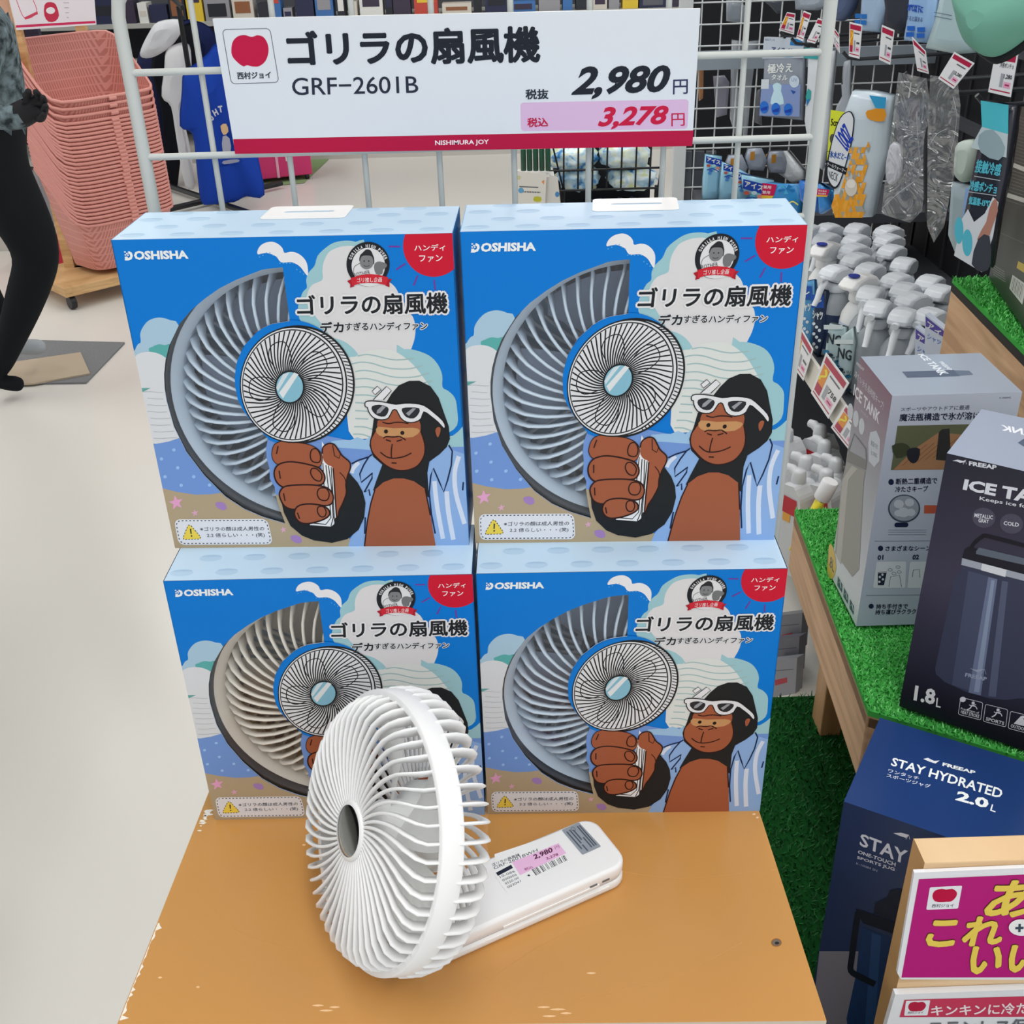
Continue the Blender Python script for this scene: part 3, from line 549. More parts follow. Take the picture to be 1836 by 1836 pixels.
def make_fan(mesh, **k):
    root = empty('handheld_fan', **k)
    for n, me in mesh.items():
        o = bpy.data.objects.new(n.rstrip('01234'), me); COL.objects.link(o); o.parent = root
        if n.startswith('blade'): o.name = 'blade'
        if n == 'hub_cap': o['label'] = 'mirror-finish round hub cap'
    return root
chrome = mat('#c9ccd0', .06, .5, metal=1)
FB = {n: g.mesh(n) for n, g in fan_meshes('#bccddd', '#aebfd0', '#7f90a8', '#4a586c', chrome).items()}
FC = {n: g.mesh(n) for n, g in fan_meshes('#d9d5cc', '#cfcbc2', '#8d8780', '#4a4844', chrome).items()}
FW = {n: g.mesh(n) for n, g in fan_meshes('#e4e6e8', '#dcdee0', '#d9dad8', '#e0e1e0', chrome, False).items()}
master = build_carton()
fit = [('ul', (-.28678, .05193, T+H), -.03909, 'top carton of the left stack, pale blue fan showing in its window'), ('ur', (-.03166, .04502, T+H), -.03682, 'top carton of the stack on the side of the spray bottle shelf, its pale hanger tab below the price figures'),
       ('ll', (-.2834, 0, T), -.01421, 'blue fan carton partly hidden by the white fan, cream fan in its window'), ('lr', (-.0308, -.00336, T), -.02381, 'blue fan carton standing on the orange top beside the plinth edge facing the grass')]
labs = ['light blue fan carton resting on the carton that shows a cream fan', 'light blue fan carton on top of the stack nearest the spray bottle shelf', 'blue fan carton on the orange top, cream fan in its window, behind the white fan', 'fully visible blue fan carton standing on the orange top nearest the grass stand']
fl = ['pale blue fan inside the upper carton of the stack behind the white fan', 'pale blue fan inside the upper carton nearest the spray bottle shelf', 'cream fan seen through the window of the carton behind the white fan', 'pale blue fan inside the lower carton nearest the grass stand']
for i, (k, loc, rz, _) in enumerate(fit):
    o = master if i == 0 else copy_tree(master)
    o.location = loc; o.rotation_euler = (0, 0, rz); tag(o, labs[i], 'carton', 'boxed fans stacked on the orange plinth')
    f = make_fan(FC if k == 'll' else FB); tag(f, fl[i], 'fan', 'fans inside the cartons'); 
    M_ = Matrix.Translation(loc) @ Matrix.Rotation(rz, 4, 'Z') @ Matrix.Translation((.128, .0272, .1315)) @ Matrix.Rotation(math.pi/2, 4, 'X')
    f.matrix_world = M_ @ Matrix.Scale(1.0, 4)
# ---------------------------------------------------------------- the white fan on show
hd = math.radians(26.5)
az, el = math.radians(-153.58), math.radians(21.9)
n_ = V((math.cos(el)*math.cos(az), math.cos(el)*math.sin(az), math.sin(el))); u_ = V((0, 0, 1)).cross(n_).normalized(); w_ = n_.cross(u_)
wf = make_fan(FW); tag(wf, 'white handheld fan standing folded open on the orange top with price label', 'fan')
m = Matrix((u_, w_, n_)).transposed().to_4x4(); m.translation = V((-.11322, -.12493, T+.1090)) + n_*.0; wf.matrix_world = m @ Matrix.Rotation(.2, 4, 'Z')
# handle, written in the handle's own frame and parented to the fan
hx = V((math.cos(hd), math.sin(hd), 0)); hy = V((-hx.y, hx.x, 0)); tip = V((.0765, -.0615, T)); hl = .2
HF = lambda a, b, h: tip - hx*a + hy*b + V((0, 0, h))      # a: distance from tip, b: across
inv = wf.matrix_world.inverted()
def part(g, name, label=None, parent=wf):
    o = g.build(name, None, label); o.parent = parent; o.matrix_parent_inverse = (wf.matrix_world if parent is wf else parent.matrix_world).inverted(); return o
bpy.context.view_layer.update()
hw = mat('#e6e7e9', .33, .4)
g = G(); g.rbox((0, -.031, .0125), (hl, .031, .0255), .015, hw, HF, 6, .003); g.rbox((0.0012, -.0298, .0105), (hl, .0298, .013), .015, mat('#c9c6c6', .5), HF, 6); g.rbox((0, -.031, .0002), (hl, .031, .011), .015, hw, HF, 6, .003)
g.box((.03, -.0318, .0135), (.12, -.0306, .0155), hw, HF); g.box((.02, -.0318, .0055), (.17, -.0306, .008), hw, HF)
for a0 in (.02, .032): g.box((a0, -.0314, .0155), (a0+.007, -.0308, .0175), mat('#6b6b6b', .5), HF)
hnd = part(g, 'handle')
g = G(); c0 = tip - hx*(hl-.012) + V((0, 0, .013)); g.tube([c0+hy*.026, c0-hy*.026], .0125, hw, 16)
g.box((hl-.03, -.016, .012), (hl-.005, .016, .03), hw, HF)
mid = V((-.11322, -.12493, T+.109)) - n_*.044 - w_*.075
g.tube([c0, mid, V((-.11322, -.12493, T+.109)) - n_*.046], [.0115, .011, .012], hw, 12); part(g, 'hinge_neck')
bpy.context.view_layer.update()
HP = Plane(HF(0, 0, .0257), hx, hy); c8 = crop(850, 1440, 6.12)
g = G(); s = plane_art(g, HP)
lab = [c8(430, 600-30), c8(880, 355), c8(1110, 620), c8(370, 1000)]
s.fill([c8(225, 560), c8(860, 350), c8(1085, 640), c8(370, 995), c8(230, 800)], mat('#e9eaec', .3), 1)
s.fill([c8(415, 650), c8(925, 440), c8(1012, 550), c8(505, 792)], '#dfb4d6', 2)
s.text('2,980', [c8(645, 572), c8(850, 482), c8(872, 545), c8(668, 628)], '#4a1538', 3, .03); s.text('円', [c8(880, 480), c8(925, 460), c8(940, 490), c8(895, 512)], '#8a4a76', 3)
s.text('3,278', [c8(785, 598), c8(915, 548), c8(930, 578), c8(800, 630)], '#7a2a58', 3, .02); s.text('税込', [c8(545, 718), c8(635, 685), c8(650, 710), c8(560, 745)], '#8a3a66', 3, .01)
s.text('ゴリラの扇風機', [c8(190, 665), c8(490, 550), c8(505, 580), c8(205, 695)], '#3a3d48', 3, .006); s.text('GRF-2601BWH', [c8(210, 700), c8(690, 500), c8(700, 530), c8(225, 730)], '#4a4d58', 3)
s.fill([c8(240, 765), c8(405, 678), c8(428, 712), c8(262, 800)], '#232838', 3)
for i, t in enumerate(('10-086', '000006', '4550-00', '003041')): s.text(t, [c8(275+i*28, 800+i*38), c8(440+i*22, 735+i*36), c8(450+i*22, 758+i*36), c8(290+i*28, 825+i*38)], '#5a5d66', 3)
s.fill([c8(582, 795), c8(600, 782), c8(618, 796), c8(602, 806)], '#33363e', 3)
for i in range(26):
    if i in (5, 9, 12, 18, 22): continue
    t = i/25; x0 = 632+(985-632)*t; y0 = 730-(730-575)*t; x1 = 680+(1018-680)*t; y1 = 795-(795-632)*t; w = 5 if i % 3 else 9; s.fill([c8(x0, y0), c8(x0+w, y0-w*.45), c8(x1+w, y1-w*.45), c8(x1, y1)], '#3a3d46', 3)
part(g, 'price_label', 'paper price label with a pink price field')
g = G(); s = plane_art(g, HP)
s.fill(rquad([c8(960, 295), c8(1150, 210), c8(1395, 475), c8(1190, 568)], (.05, .05)), '#8d949d', 1)
for i, (a0, b0, ln) in enumerate([(.12, .12, .7), (.3, .1, .55), (.3, .7, .25), (.45, .15, .4), (.6, .5, .4), (.75, .1, .8), (.87, .1, .8)]):
    P_ = lambda u, v: (c8(960+190*u+235*v, 295-85*u+270*v)); s.fill([P_(a0, b0), P_(a0+.07, b0), P_(a0+.07, b0+ln), P_(a0, b0+ln)], '#4b525d', 2)
s.line([P_(.52+.09*math.cos(k*.63), .13+.07*math.sin(k*.63)) for k in range(10)], .8, '#4b525d', 2, True)
part(g, 'rating_label', 'grey rating label')
# ================================================================ grassy tiered stand
def turf(name, poly, z, sp, hgt, cols, label, rnd=random.Random(5), base=.006):
    g = G(); ident = lambda a, b, h=0: V((a, b, h)); g.prism(poly, z-base, z+.001, mat(cols[0], .9, .1), ident)
    x0 = min(p[0] for p in poly); x1 = max(p[0] for p in poly); y0 = min(p[1] for p in poly); y1 = max(p[1] for p in poly)
    x = x0
    while x < x1:
        y = y0
        while y < y1:
            px, py = x+rnd.uniform(-.5, .5)*sp, y+rnd.uniform(-.5, .5)*sp
            if inside(px, py, poly):
                for _ in range(2):
                    t = rnd.uniform(0, 6.28); l = rnd.uniform(.3, 1.1)*hgt; h = rnd.uniform(.6, 1.15)*hgt; w = .0011; c, s_ = math.cos(t), math.sin(t)
                    g.add([(px-s_*w, py+c*w, z), (px+s_*w, py-c*w, z), (px+c*l+s_*w*.4, py+s_*l-c*w*.4, z+h), (px+c*l-s_*w*.4, py+s_*l+c*w*.4, z+h)], [(0, 1, 2, 3)], mat(cols[rnd.randrange(len(cols))], .55, .3))
            y += sp
        x += sp
    return g.build(name, label=label, cat='artificial grass', kind='stuff')
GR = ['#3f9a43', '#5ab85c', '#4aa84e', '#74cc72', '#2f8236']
def dirn(p, q): d = q-p; d.z = 0; return d.normalized()
tb, tf = onz(1425, 915, T), onz(1557, 1275, T); fr = dirn(tf, onz(1836, 1362, T))
mid = [(tb.x, tb.y), (tf.x, tf.y), (tf.x+fr.x*.30, tf.y+fr.y*.30), (.98, tf.y+fr.y*.30), (.98, tb.y)]
top_z = T+.28
k1, k2 = onz(1708, 500, top_z), onz(1836, 628, top_z); ld = dirn(k1, k2)
top = [(k1.x, k1.y), (k1.x+ld.x*.36, k1.y+ld.y*.36), (1.0, k1.y-.36), (1.0, k1.y)]
low_z = T-.34
low = [(.232, -.62), (1.0, -.62), (1.0, .563), (.232, .563)]
st = empty('tiered_stand', (.55, .3, 0), label='raw wood tiered stand topped with green artificial grass, beside the orange plinth', cat='display stand')
SO = V((.55, .3, 0)); sf = lambda a, b, h=0: V((a, b, h))-SO
pl = wood('#ab8460', '#c9a27c', (2, 2, 26)); pl2 = wood('#8d6c4c', '#a5825c', (2, 2, 26))
def board(p, q, z0, z1, t, m, name='fascia_board'):
    p = V((p[0], p[1], 0)); q = V((q[0], q[1], 0)); d = (q-p).normalized(); n = V((d.y, -d.x, 0)); g = G()
    vs = [sf(*(v.x, v.y), z) for z in (z0, z1) for v in (p, q, q+n*t, p+n*t)]
    g.add(vs, [(0, 1, 2, 3), (4, 7, 6, 5), (0, 4, 5, 1), (1, 5, 6, 2), (2, 6, 7, 3), (3, 7, 4, 0)], m); return g.build(name, st, bevel=.002)
board(mid[1], mid[0], T-.092, T-.0062, .018, pl); board(mid[2], mid[1], T-.085, T-.0062, .018, pl); board(mid[3], mid[2], T-.085, T-.0062, .018, pl)
board(top[1], top[0], T+.002, top_z-.016, .018, pl); board(top[2], top[1], T+.002, top_z-.016, .018, pl)
g = G(); g.prism([(p[0], p[1]) for p in top], top_z-.016, top_z-.005, mat('#23221f', .8), sf); g.build('rubber_mat', st)
g = G(); g.prism(mid, T-.02, T-.006, pl2, sf); g.build('tier_deck', st)
g = G(); g.prism(low, .0, low_z-.006, wood('#7d6045', '#96744f', (2, 2, 26)), sf); g.build('base_platform', st)
g = G(); g.prism([(.50, .19), (.98, .19), (.98, .53), (.50, .53)], low_z, T-.02, pl2, sf); g.build('added_shade_block', st)  # block added under the tier so the space there stays dark
for x, y in ((.438, .472), (.47, .16)): g = G(); g.box((x, y, low_z), (x+.03, y+.045, T-.02), wood('#a07a52', '#b78f66', (20, 20, 2)), lambda a, b, h: sf(a, b, h)); g.build('leg', st, bevel=.002)
turf('grass_mat', [(p[0], p[1]) for p in mid], T, .0031, .0042, GR, 'bright green artificial grass on the middle tier, under the silver and black jug cartons')
turf('grass_mat', top, top_z, .0036, .0048, GR, 'bright green artificial grass on the upper tier, under the dark brown carton')
turf('grass_mat', low, low_z, .006, .007, ['#0d4018', '#175222', '#12461c', '#1d5e28'], 'dark green artificial grass low down between the orange plinth and the navy carton')  # greens darker than the upper tiers, deep shade put into the colour
# ---------------------------------------------------------------- cartons on the stand
def carton(name, F, d_u, wu, wv, h, mats, label, grp=None):
    """F front-left bottom corner; d_u direction of the front face; wu front width, wv side depth"""
    u = V(d_u).normalized(); v = V((-u.y, u.x, 0)); F = V(F); root = empty(name, F, label=label, cat='carton', group=grp); g = G()
    P = lambda a, b, c: u*a + v*b + V((0, 0, c))
    c = [P(0, 0, 0), P(wu, 0, 0), P(wu, wv, 0), P(0, wv, 0), P(0, 0, h), P(wu, 0, h), P(wu, wv, h), P(0, wv, h)]
    for f, m in (((0, 3, 2, 1), mats[1]), ((4, 5, 6, 7), mats[2]), ((0, 1, 5, 4), mats[0]), ((1, 2, 6, 5), mats[1]), ((2, 3, 7, 6), mats[0]), ((3, 0, 4, 7), mats[1])): g.add(c, [f], m)
    front = Plane(F, u, (0, 0, 1)); side = Plane(F, -v, (0, 0, 1)); tp_ = Plane(F+V((0, 0, h)), u, v)
    mk = lambda Pn: Art(g, Pn.px, lambda a, b, hh: Pn.w(a, b, hh)-F)
    return root, g, mk(front), mk(side), mk(tp_), P
def ramp(c0, c1, z0, z1, c2=None, z2=None, rough=.35, spec=.3):
    m = bpy.data.materials.new('printed_' + c0.strip('#')); m.use_nodes = True; nt = m.node_tree; b = nt.nodes['Principled BSDF']; b.inputs['Roughness'].default_value = rough; b.inputs['Specular IOR Level'].default_value = spec
    tc = nt.nodes.new('ShaderNodeTexCoord'); s = nt.nodes.new('ShaderNodeSeparateXYZ'); r = nt.nodes.new('ShaderNodeMapRange'); c = nt.nodes.new('ShaderNodeValToRGB')
    r.inputs[1].default_value = z0; r.inputs[2].default_value = z1; c.color_ramp.elements[0].color = rgb(c0); c.color_ramp.elements[1].color = rgb(c1)
    if c2: e = c.color_ramp.elements.new(z2); e.color = rgb(c2)
    nt.links.new(tc.outputs['Object'], s.inputs[0]); nt.links.new(s.outputs[2], r.inputs[0]); nt.links.new(r.outputs[0], c.inputs[0]); nt.links.new(c.outputs[0], b.inputs['Base Color']); return m
c5 = crop(1400, 380, 3.672); c6 = crop(1380, 860, 3.672); c7 = crop(1380, 1340, 3.702)
# silver carton
F = onz(1535, 1122, T+.007); F.z = T+.0065
sv_top = mat('#a9b2c2', .28, .5, metal=.35)
root, g, fa, sa, ta, P = carton('jug_carton', F, (1, .0, 0), .131, .108, .283, (ramp('#a3aabb', '#b5b9c6', 0, .28), ramp('#c9cdd2', '#74475f', 0, .285, '#8d9098', .62), sv_top), 'silver and grey ice jug carton with a picnic photo, on the middle grass tier')
NVY = '#1c2440'
g.add([P(a, b, .2831) for a, b in ((.03, .045), (.085, .045), (.085, .062), (.03, .062))], [(0, 1, 2, 3)], '#4d586c'); g.add([P(a, b, .2831) for a, b in ((.085, .046), (.1, .048), (.1, .059), (.085, .061))], [(0, 1, 2, 3)], '#5b6678')
ta.text('ICE TANK', [(905, 935), (955, 940), (1105, 1068), (1062, 1075)][0:1]+[(955, 940), (1105, 1070), (1060, 1078)] if 0 else [(940, 935), (1110, 1068), (1050, 1078), (900, 940)], '#d3d9e2', 4, .03, crop=c5)
ta.text('FREEAP', [(1062, 985), (1130, 1040), (1105, 1045), (1040, 992)], '#d3d9e2', 5, .03, crop=c5)
fa.text('スポーツやアウトドアに最適', [(790, 1288), (1245, 1270), (1240, 1302), (790, 1312)], '#22263a', 2, .004, crop=c5); fa.heavy('魔法瓶構造で氷が溶けない', [(784, 1330), (1420, 1312), (1416, 1362), (780, 1378)], '#22263a', 2, .35, crop=c5, n=4)
fa.fill([(768, 1408), (1560, 1390), (1545, 1690), (724, 1700)], '#5d6048', 2, crop=c5)
fa.fill([(880, 1560), (1040, 1450), (1550, 1500), (1540, 1690), (740, 1698)], '#9c7253', 3, crop=c5)
for k in range(6): fa.line([(800+k*50, 1668-k*12), (960+k*50, 1530-k*10)], .6, '#5b3f2e', 4, smooth=4, crop=c5)
fa.fill([(1040, 1450), (1060, 1430), (1110, 1425), (1120, 1640), (1020, 1630)], '#30302f', 5, crop=c5); fa.fill([(830, 1570), (870, 1552), (915, 1560), (905, 1630), (870, 1655), (835, 1625)], '#262830', 5, 2, crop=c5)
fa.fill([(730, 1540), (800, 1520), (850, 1550), (830, 1600), (760, 1620)], '#3d4231', 4, 2, crop=c5)
fa.ell(726, 1778, 18, 20, NVY, 2, crop=c5); fa.heavy('断熱二重構造で', [(760, 1755), (1030, 1748), (1028, 1788), (758, 1795)], '#22263a', 2, .3, crop=c5, n=4); fa.heavy('冷たさキープ', [(756, 1808), (970, 1802), (968, 1840), (752, 1845)], '#22263a', 2, .3, crop=c5, n=4)
fa.ell(885, 190, 106, 92, '#3f4453', 2, crop=c6); fa.ell(885, 188, 96, 83, '#8d929d', 3, crop=c6)
for x, y, r in ((850, 160, 34), (920, 150, 32), (880, 215, 40), (930, 215, 30), (845, 220, 26)): fa.ell(x, y, r, r*.85, '#b2b6c0', 4, 9, crop=c6)
fa.fill(rquad([c6(822, 282), c6(914, 282), c6(912, 312), c6(820, 312)], (.15, .5)), NVY, 4); fa.fill([(1018, 168), (1100, 168), (1100, 222), (1016, 222)], '#b2553f', 2, crop=c6)
fa.line([(690, 405), (1150, 402)], .7, '#4a4f5c', 2, smooth=0, crop=c6); fa.line([(636, 761), (1150, 758)], .7, '#4a4f5c', 2, smooth=0, crop=c6)
for y in (332, 345, 362): fa.line([(780, y), (1030, y)], .7, '#6b7080', 2, smooth=0, crop=c6)
fa.ell(730, 452, 17, 18, NVY, 2, crop=c6); fa.heavy('さまざまなシーンに', [(765, 436), (1100, 432), (1098, 466), (762, 470)], '#22263a', 2, .3, crop=c6, n=4)
fa.text('01', [(712, 496), (750, 494), (748, 528), (708, 530)], NVY, 2, .04, crop=c6); fa.text('02', [(942, 494), (985, 492), (982, 525), (938, 528)], NVY, 2, .04, crop=c6)
fa.fill(rquad([c6(704, 540), c6(898, 538), c6(892, 712), c6(680, 712)], (.05, .05)), '#c6c9d0', 2); fa.fill(rquad([c6(924, 540), c6(1118, 538), c6(1110, 712), c6(905, 712)], (.05, .05)), '#c6c9d0', 2)
fa.fill([(712, 615), (770, 612), (752, 695), (712, 695)], '#23283a', 3, crop=c6); fa.line([(712, 610), (772, 607)], .8, '#23283a', 3, smooth=0, crop=c6)
for x, y in ((725, 640), (745, 655), (722, 672), (742, 625)): fa.ell(x, y, 8, 8, '#c6c9d0', 4, 8, crop=c6)
fa.line([(785, 705), (795, 640), (855, 628), (868, 705)], .8, '#23283a', 3, smooth=0, crop=c6)
for x, y in ((793, 593), (845, 575), (818, 617), (853, 607)): fa.line([(x+14*math.cos(t), y+9*math.sin(t)) for t in (0, 1.2, 2.4, 3.6, 4.8)], .7, '#3b4152', 3, True, crop=c6)
fa.line([(940, 640), (945, 595), (985, 590), (990, 645)], .8, '#23283a', 3, smooth=0, crop=c6)
fa.ell(668, 833, 17, 16, NVY, 2, crop=c6); fa.heavy('持ち手付きで', [(702, 820), (910, 816), (908, 850), (700, 852)], '#22263a', 2, .3, crop=c6, n=4); fa.heavy('持ち運びラクラク', [(698, 858), (965, 850), (962, 884), (694, 888)], '#22263a', 2, .3, crop=c6, n=4)
fa.text('K-10084MG', [(1440, 1218), (1515, 1216), (1515, 1228), (1440, 1230)], '#4a4f5c', 2, crop=c5)
LT = '#c9c3cb'
sa.text('FREEAP', [(500, 985), (550, 1030), (548, 1052), (498, 1005)], LT, 2, .02, crop=c5); sa.text('冷たい氷を長時間キープ!', [(490, 1040), (680, 1255), (672, 1305), (484, 1085)], LT, 2, .004, crop=c5)
sa.text('ICE TANK', [(486, 1130), (656, 1322), (645, 1400), (476, 1205)], '#d8d4da', 2, .03, crop=c5); sa.text('アイスタンク', [(530, 1300), (575, 1345), (572, 1365), (526, 1318)], LT, 2, crop=c5)
for x, y in ((458, 1315), (495, 1362), (533, 1412)): sa.ell(x, y, 19, 55, '#bcc0c6', 2, 20, crop=c5)
sa.fill([(590, 1450), (630, 1440), (655, 1500), (650, 1640), (615, 1680), (580, 1640), (577, 1520)], '#b9bdc4', 2, crop=c5); sa.text('家庭の氷', [(595, 1500), (640, 1530), (638, 1565), (593, 1535)], '#4a4f5c', 3, crop=c5); sa.text('に対応', [(598, 1570), (636, 1592), (634, 1620), (596, 1598)], '#4a4f5c', 3, crop=c5)
sa.line([(445, 1575), (485, 1460), (560, 1560), (565, 1640)], 2.6, '#66686a', 3, smooth=0, crop=c5)
bt = lambda a, b, c, col, L: sa.fill([a, b, c[0], c[1]], col, L)
sa.fill([c5(445, 1570), c5(570, 1640), c5(560, 1700), c5(435, 1640)], '#6f6f6c', 4); sa.fill([c5(432, 1640), c5(558, 1710), c6(620, 10), c6(590, 590), c6(545, 640), c6(430, 480), c6(470, 60)], '#8e8c86', 4)
sa.fill([c5(470, 1670), c5(505, 1690), c6(520, 0), c6(470, 560), c6(440, 500), c6(480, 0)], '#a8a69f', 5)
sa.fill([c6(392, 430), c6(420, 450), c6(440, 580), c6(412, 655), c6(380, 610)], '#c9ab52', 5, 2); sa.text('1.8L', [c6(386, 475), c6(428, 540), c6(424, 615), c6(382, 550)], '#3a3f4e', 6, .01)
for k in range(3): sa.fill([c6(450+k*40, 635+k*75), c6(480+k*38, 690+k*72), c6(477+k*38, 745+k*72), c6(447+k*40, 695+k*75)], '#3d5560', 5); sa.line([c6(455+k*40, 680+k*75), c6(465+k*40, 668+k*75), c6(472+k*40, 715+k*75)], .9, '#cfd6d8', 6, smooth=0)
g.build('carton_box', root)
# black carton
F = onz(1612, 1265, T+.007); F.z = T+.0065; q = onz(1836, 1345, T+.007); du = dirn(F, q)
dk = ramp('#171821', '#232430', 0, .29, '#3f3c50', .55)
root, g, fa, sa, ta, P = carton('jug_carton', F, du, .15, .113, .288, (dk, ramp('#121218', '#1b1b24', 0, .29), mat('#a5aec2', .28, .5, metal=.3)), 'black ice jug carton with white 1.8 litre lettering, frontmost on the middle grass tier')
WT = '#d6d8de'; dz = c6
fa.fill([(1130, 1638), (1165, 1630), (1200, 1640), (1222, 1630), (1208, 1648), (1180, 1652), (1160, 1642)], WT, 2, crop=c5); fa.line([(1200, 1662), (1216, 1635), (1222, 1660)], .7, WT, 2, smooth=0, crop=c5)
fa.text('FREEAP', [(1240, 1640), (1422, 1668), (1420, 1697), (1238, 1668)], WT, 2, .04, crop=c5)
fa.text('ICE TANK', [c6(1285, -5), c6(1960, 110), c6(1945, 205), c6(1270, 65)], WT, 2, .045)
fa.text('Keeps ice for a long time', [c6(1384, 110), c6(2020, 218), c6(2016, 250), c6(1380, 142)], WT, 2, .012)
for x, y, t in ((1410, 250, ('METALLIC', 'GRAY')), (1592, 290, ('COLD',)), (1775, 330, ('HOT',))):
    fa.ell(x, y, 76, 66, '#4c4a58', 2, 28, rot=.15, crop=c6)
    for i, s_ in enumerate(t): w = 60 if len(t) > 1 and i == 0 else 34 if len(t) > 1 else 50; yy = y-8+i*30 if len(t) > 1 else y+2; fa.text(s_, [c6(x-w, yy-14-w*.13), c6(x+w, yy-14+w*.13), c6(x+w-2, yy+12+w*.13), c6(x-w-2, yy+12-w*.13)], WT, 3, .02)
body = [(1265, 560), (1262, 600), (1216, 640), (1205, 700), (1090, 1240), (1095, 1280), (1150, 1330), (1300, 1400), (1450, 1440), (1550, 1450), (1640, 1440), (1700, 1440), (1860, 700), (1850, 660), (1800, 640)]
def strip(xs, col, L):
    fa.fill([(a, b) for a, b in xs], col, L, crop=c6)
fa.fill(body, '#3d4155', 2, crop=c6)
fa.fill([(1310, 600), (1450, 640), (1350, 1400), (1200, 1350)], '#4a4f66', 3, crop=c6); fa.fill([(1440, 640), (1500, 655), (1390, 1420), (1310, 1400)], '#6b7690', 4, crop=c6); fa.fill([(1460, 660), (1482, 662), (1380, 1400), (1345, 1395)], '#8793aa', 5, crop=c6); fa.fill([(1530, 665), (1570, 672), (1490, 1430), (1440, 1425)], '#565c73', 4, crop=c6)
fa.fill([(1268, 515), (1860, 670), (1850, 710), (1262, 560)], '#9fa5b0', 5, crop=c6); fa.fill([(1400, 550), (1560, 592), (1552, 640), (1392, 595)], '#d3d6da', 6, crop=c6)
fa.fill([(1282, 460), (1310, 440), (1860, 580), (1860, 670), (1268, 515)], '#23232c', 6, crop=c6); fa.fill([(1360, 470), (1380, 445), (1860, 560), (1850, 600), (1360, 488)], '#5e6773', 7, crop=c6)
fa.line([(1325, 460), (1345, 420), (1400, 375), (1440, 372), (1700, 440), (1850, 480)], 7, '#1f1f27', 8, smooth=3, crop=c6)
fa.text('FREEAP', [c6(1290, 1270), c6(1432, 1300), c6(1428, 1325), c6(1286, 1295)], '#9aa3b6', 6, .03); fa.fill([(1318, 1240), (1360, 1250), (1420, 1245), (1370, 1268)], '#9aa3b6', 6, crop=c6); fa.line([(1395, 1275), (1418, 1250), (1426, 1280)], .8, '#9aa3b6', 6, smooth=0, crop=c6)
fa.text('1.8', [c6(960, 1352), c6(1096, 1382), c6(1085, 1485), c6(946, 1452)], '#e4e6ea', 2, .035); fa.text('L', [c6(1100, 1435), c6(1130, 1442), c6(1125, 1502), c6(1094, 1495)], '#e4e6ea', 2, .01)
for k, t in enumerate(('HEAT STROKE', 'SPORTS', 'OUTDOOR', 'OFFICE')):
    x, y = 1258+k*164, 1432+k*46; Q = rquad([c6(x, y), c6(x+146, y+36), c6(x+132, y+150), c6(x-16, y+112)], (.08, .08)); fa.line(Q, .9, WT, 2, True, 0)
    fa.text(t, [c6(x+4, y+84), c6(x+124, y+116), c6(x+120, y+138), c6(x, y+106)], WT, 2, .02)
    fa.ell(x+82, y+38, 11, 10, WT, 2, 12, crop=c6)
    if k == 2: fa.fill([(x+70, y+30), (x+125, y+105), (x+20, y+82)], WT, 3, crop=c6)
    else:
        fa.line([(x+76, y+50), (x+62, y+72), (x+40, y+84)], 2.2, WT, 2, crop=c6); fa.line([(x+72, y+56), (x+98, y+62), (x+108, y+80)], 1.6, WT, 2, crop=c6); fa.line([(x+55, y+50), (x+72, y+56), (x+100, y+48)], 1.4, WT, 2, crop=c6)
    if k == 0: fa.ell(x+14, y+14, 20, 18, WT, 3, 14, crop=c6); fa.text('Prevention of', [c6(x+2, y+66), c6(x+122, y+96), c6(x+120, y+110), c6(x, y+80)], WT, 3, .01)
ta.text('ICE TANK', [c5(1780, 1440), c5(1432, 1402), c5(1470, 1440)][0:0] or [c5(1900, 1480), c5(1440, 1400), c5(1455, 1440), c5(1880, 1530)], WT, 3, .03)
ta.fill([(1560, 1520), (1620, 1480), (1760, 1510), (1740, 1560), (1600, 1545)], '#4d586c', 2, crop=c5)
g.build('carton_box', root)
# navy carton
NZ = T+.02; F = onz(1513, 1437, NZ); B = onz(1588, 1290, NZ); Rr = onz(1826, 1545, NZ); du = dirn(F, Rr); F.z = low_z+.007
wv = (B-onz(1513, 1437, NZ)).length
nv = mat('#1b2c52', .3, .35); nt_ = mat('#1a366a', .25, .4)
root, g, fa, sa, ta, P = carton('jug_carton', F, du, (Rr-onz(1513, 1437, NZ)).length, wv, NZ-low_z-.007, (nv, mat('#223a66', .3, .35), nt_), 'navy blue sports jug carton standing behind the wooden board with pink sign')
fa.c = Plane(V((F.x, F.y, F.z)), du, (0, 0, 1)).px
fa.fill([(330, 1352), (1000, 1355), (1000, 2300), (225, 2300)], '#7a7782', 1, crop=c7)
W2 = '#c3c6d2'
fa.text('STAY HYDRATED', [c7(605, 568), c7(1640, 960), c7(1610, 1080), c7(596, 650)], W2, 3, .02)
fa.text('ONE-TOUCH', [c7(588, 680), c7(838, 765), c7(834, 790), c7(585, 702)], W2, 3, .02); fa.text('SPORTS JUG', [c7(582, 720), c7(832, 800), c7(828, 826), c7(578, 742)], W2, 3, .02); fa.text('K-10084 SN', [c7(576, 762), c7(716, 812), c7(713, 826), c7(574, 775)], '#9aa0b4', 3)
fa.fill([(820, 568), (870, 565), (925, 580), (905, 600), (860, 585)], W2, 3, crop=c7); fa.line([(905, 608), (925, 580), (930, 610)], .8, W2, 3, smooth=0, crop=c7)
fa.fill([(608, 1190), (830, 1270), (830, 2000), (540, 2000), (510, 1800), (575, 1500), (595, 1300)], '#1e3660', 4, crop=c7); fa.fill([(680, 1230), (740, 1250), (690, 2000), (620, 2000)], '#2b4878', 5, crop=c7)
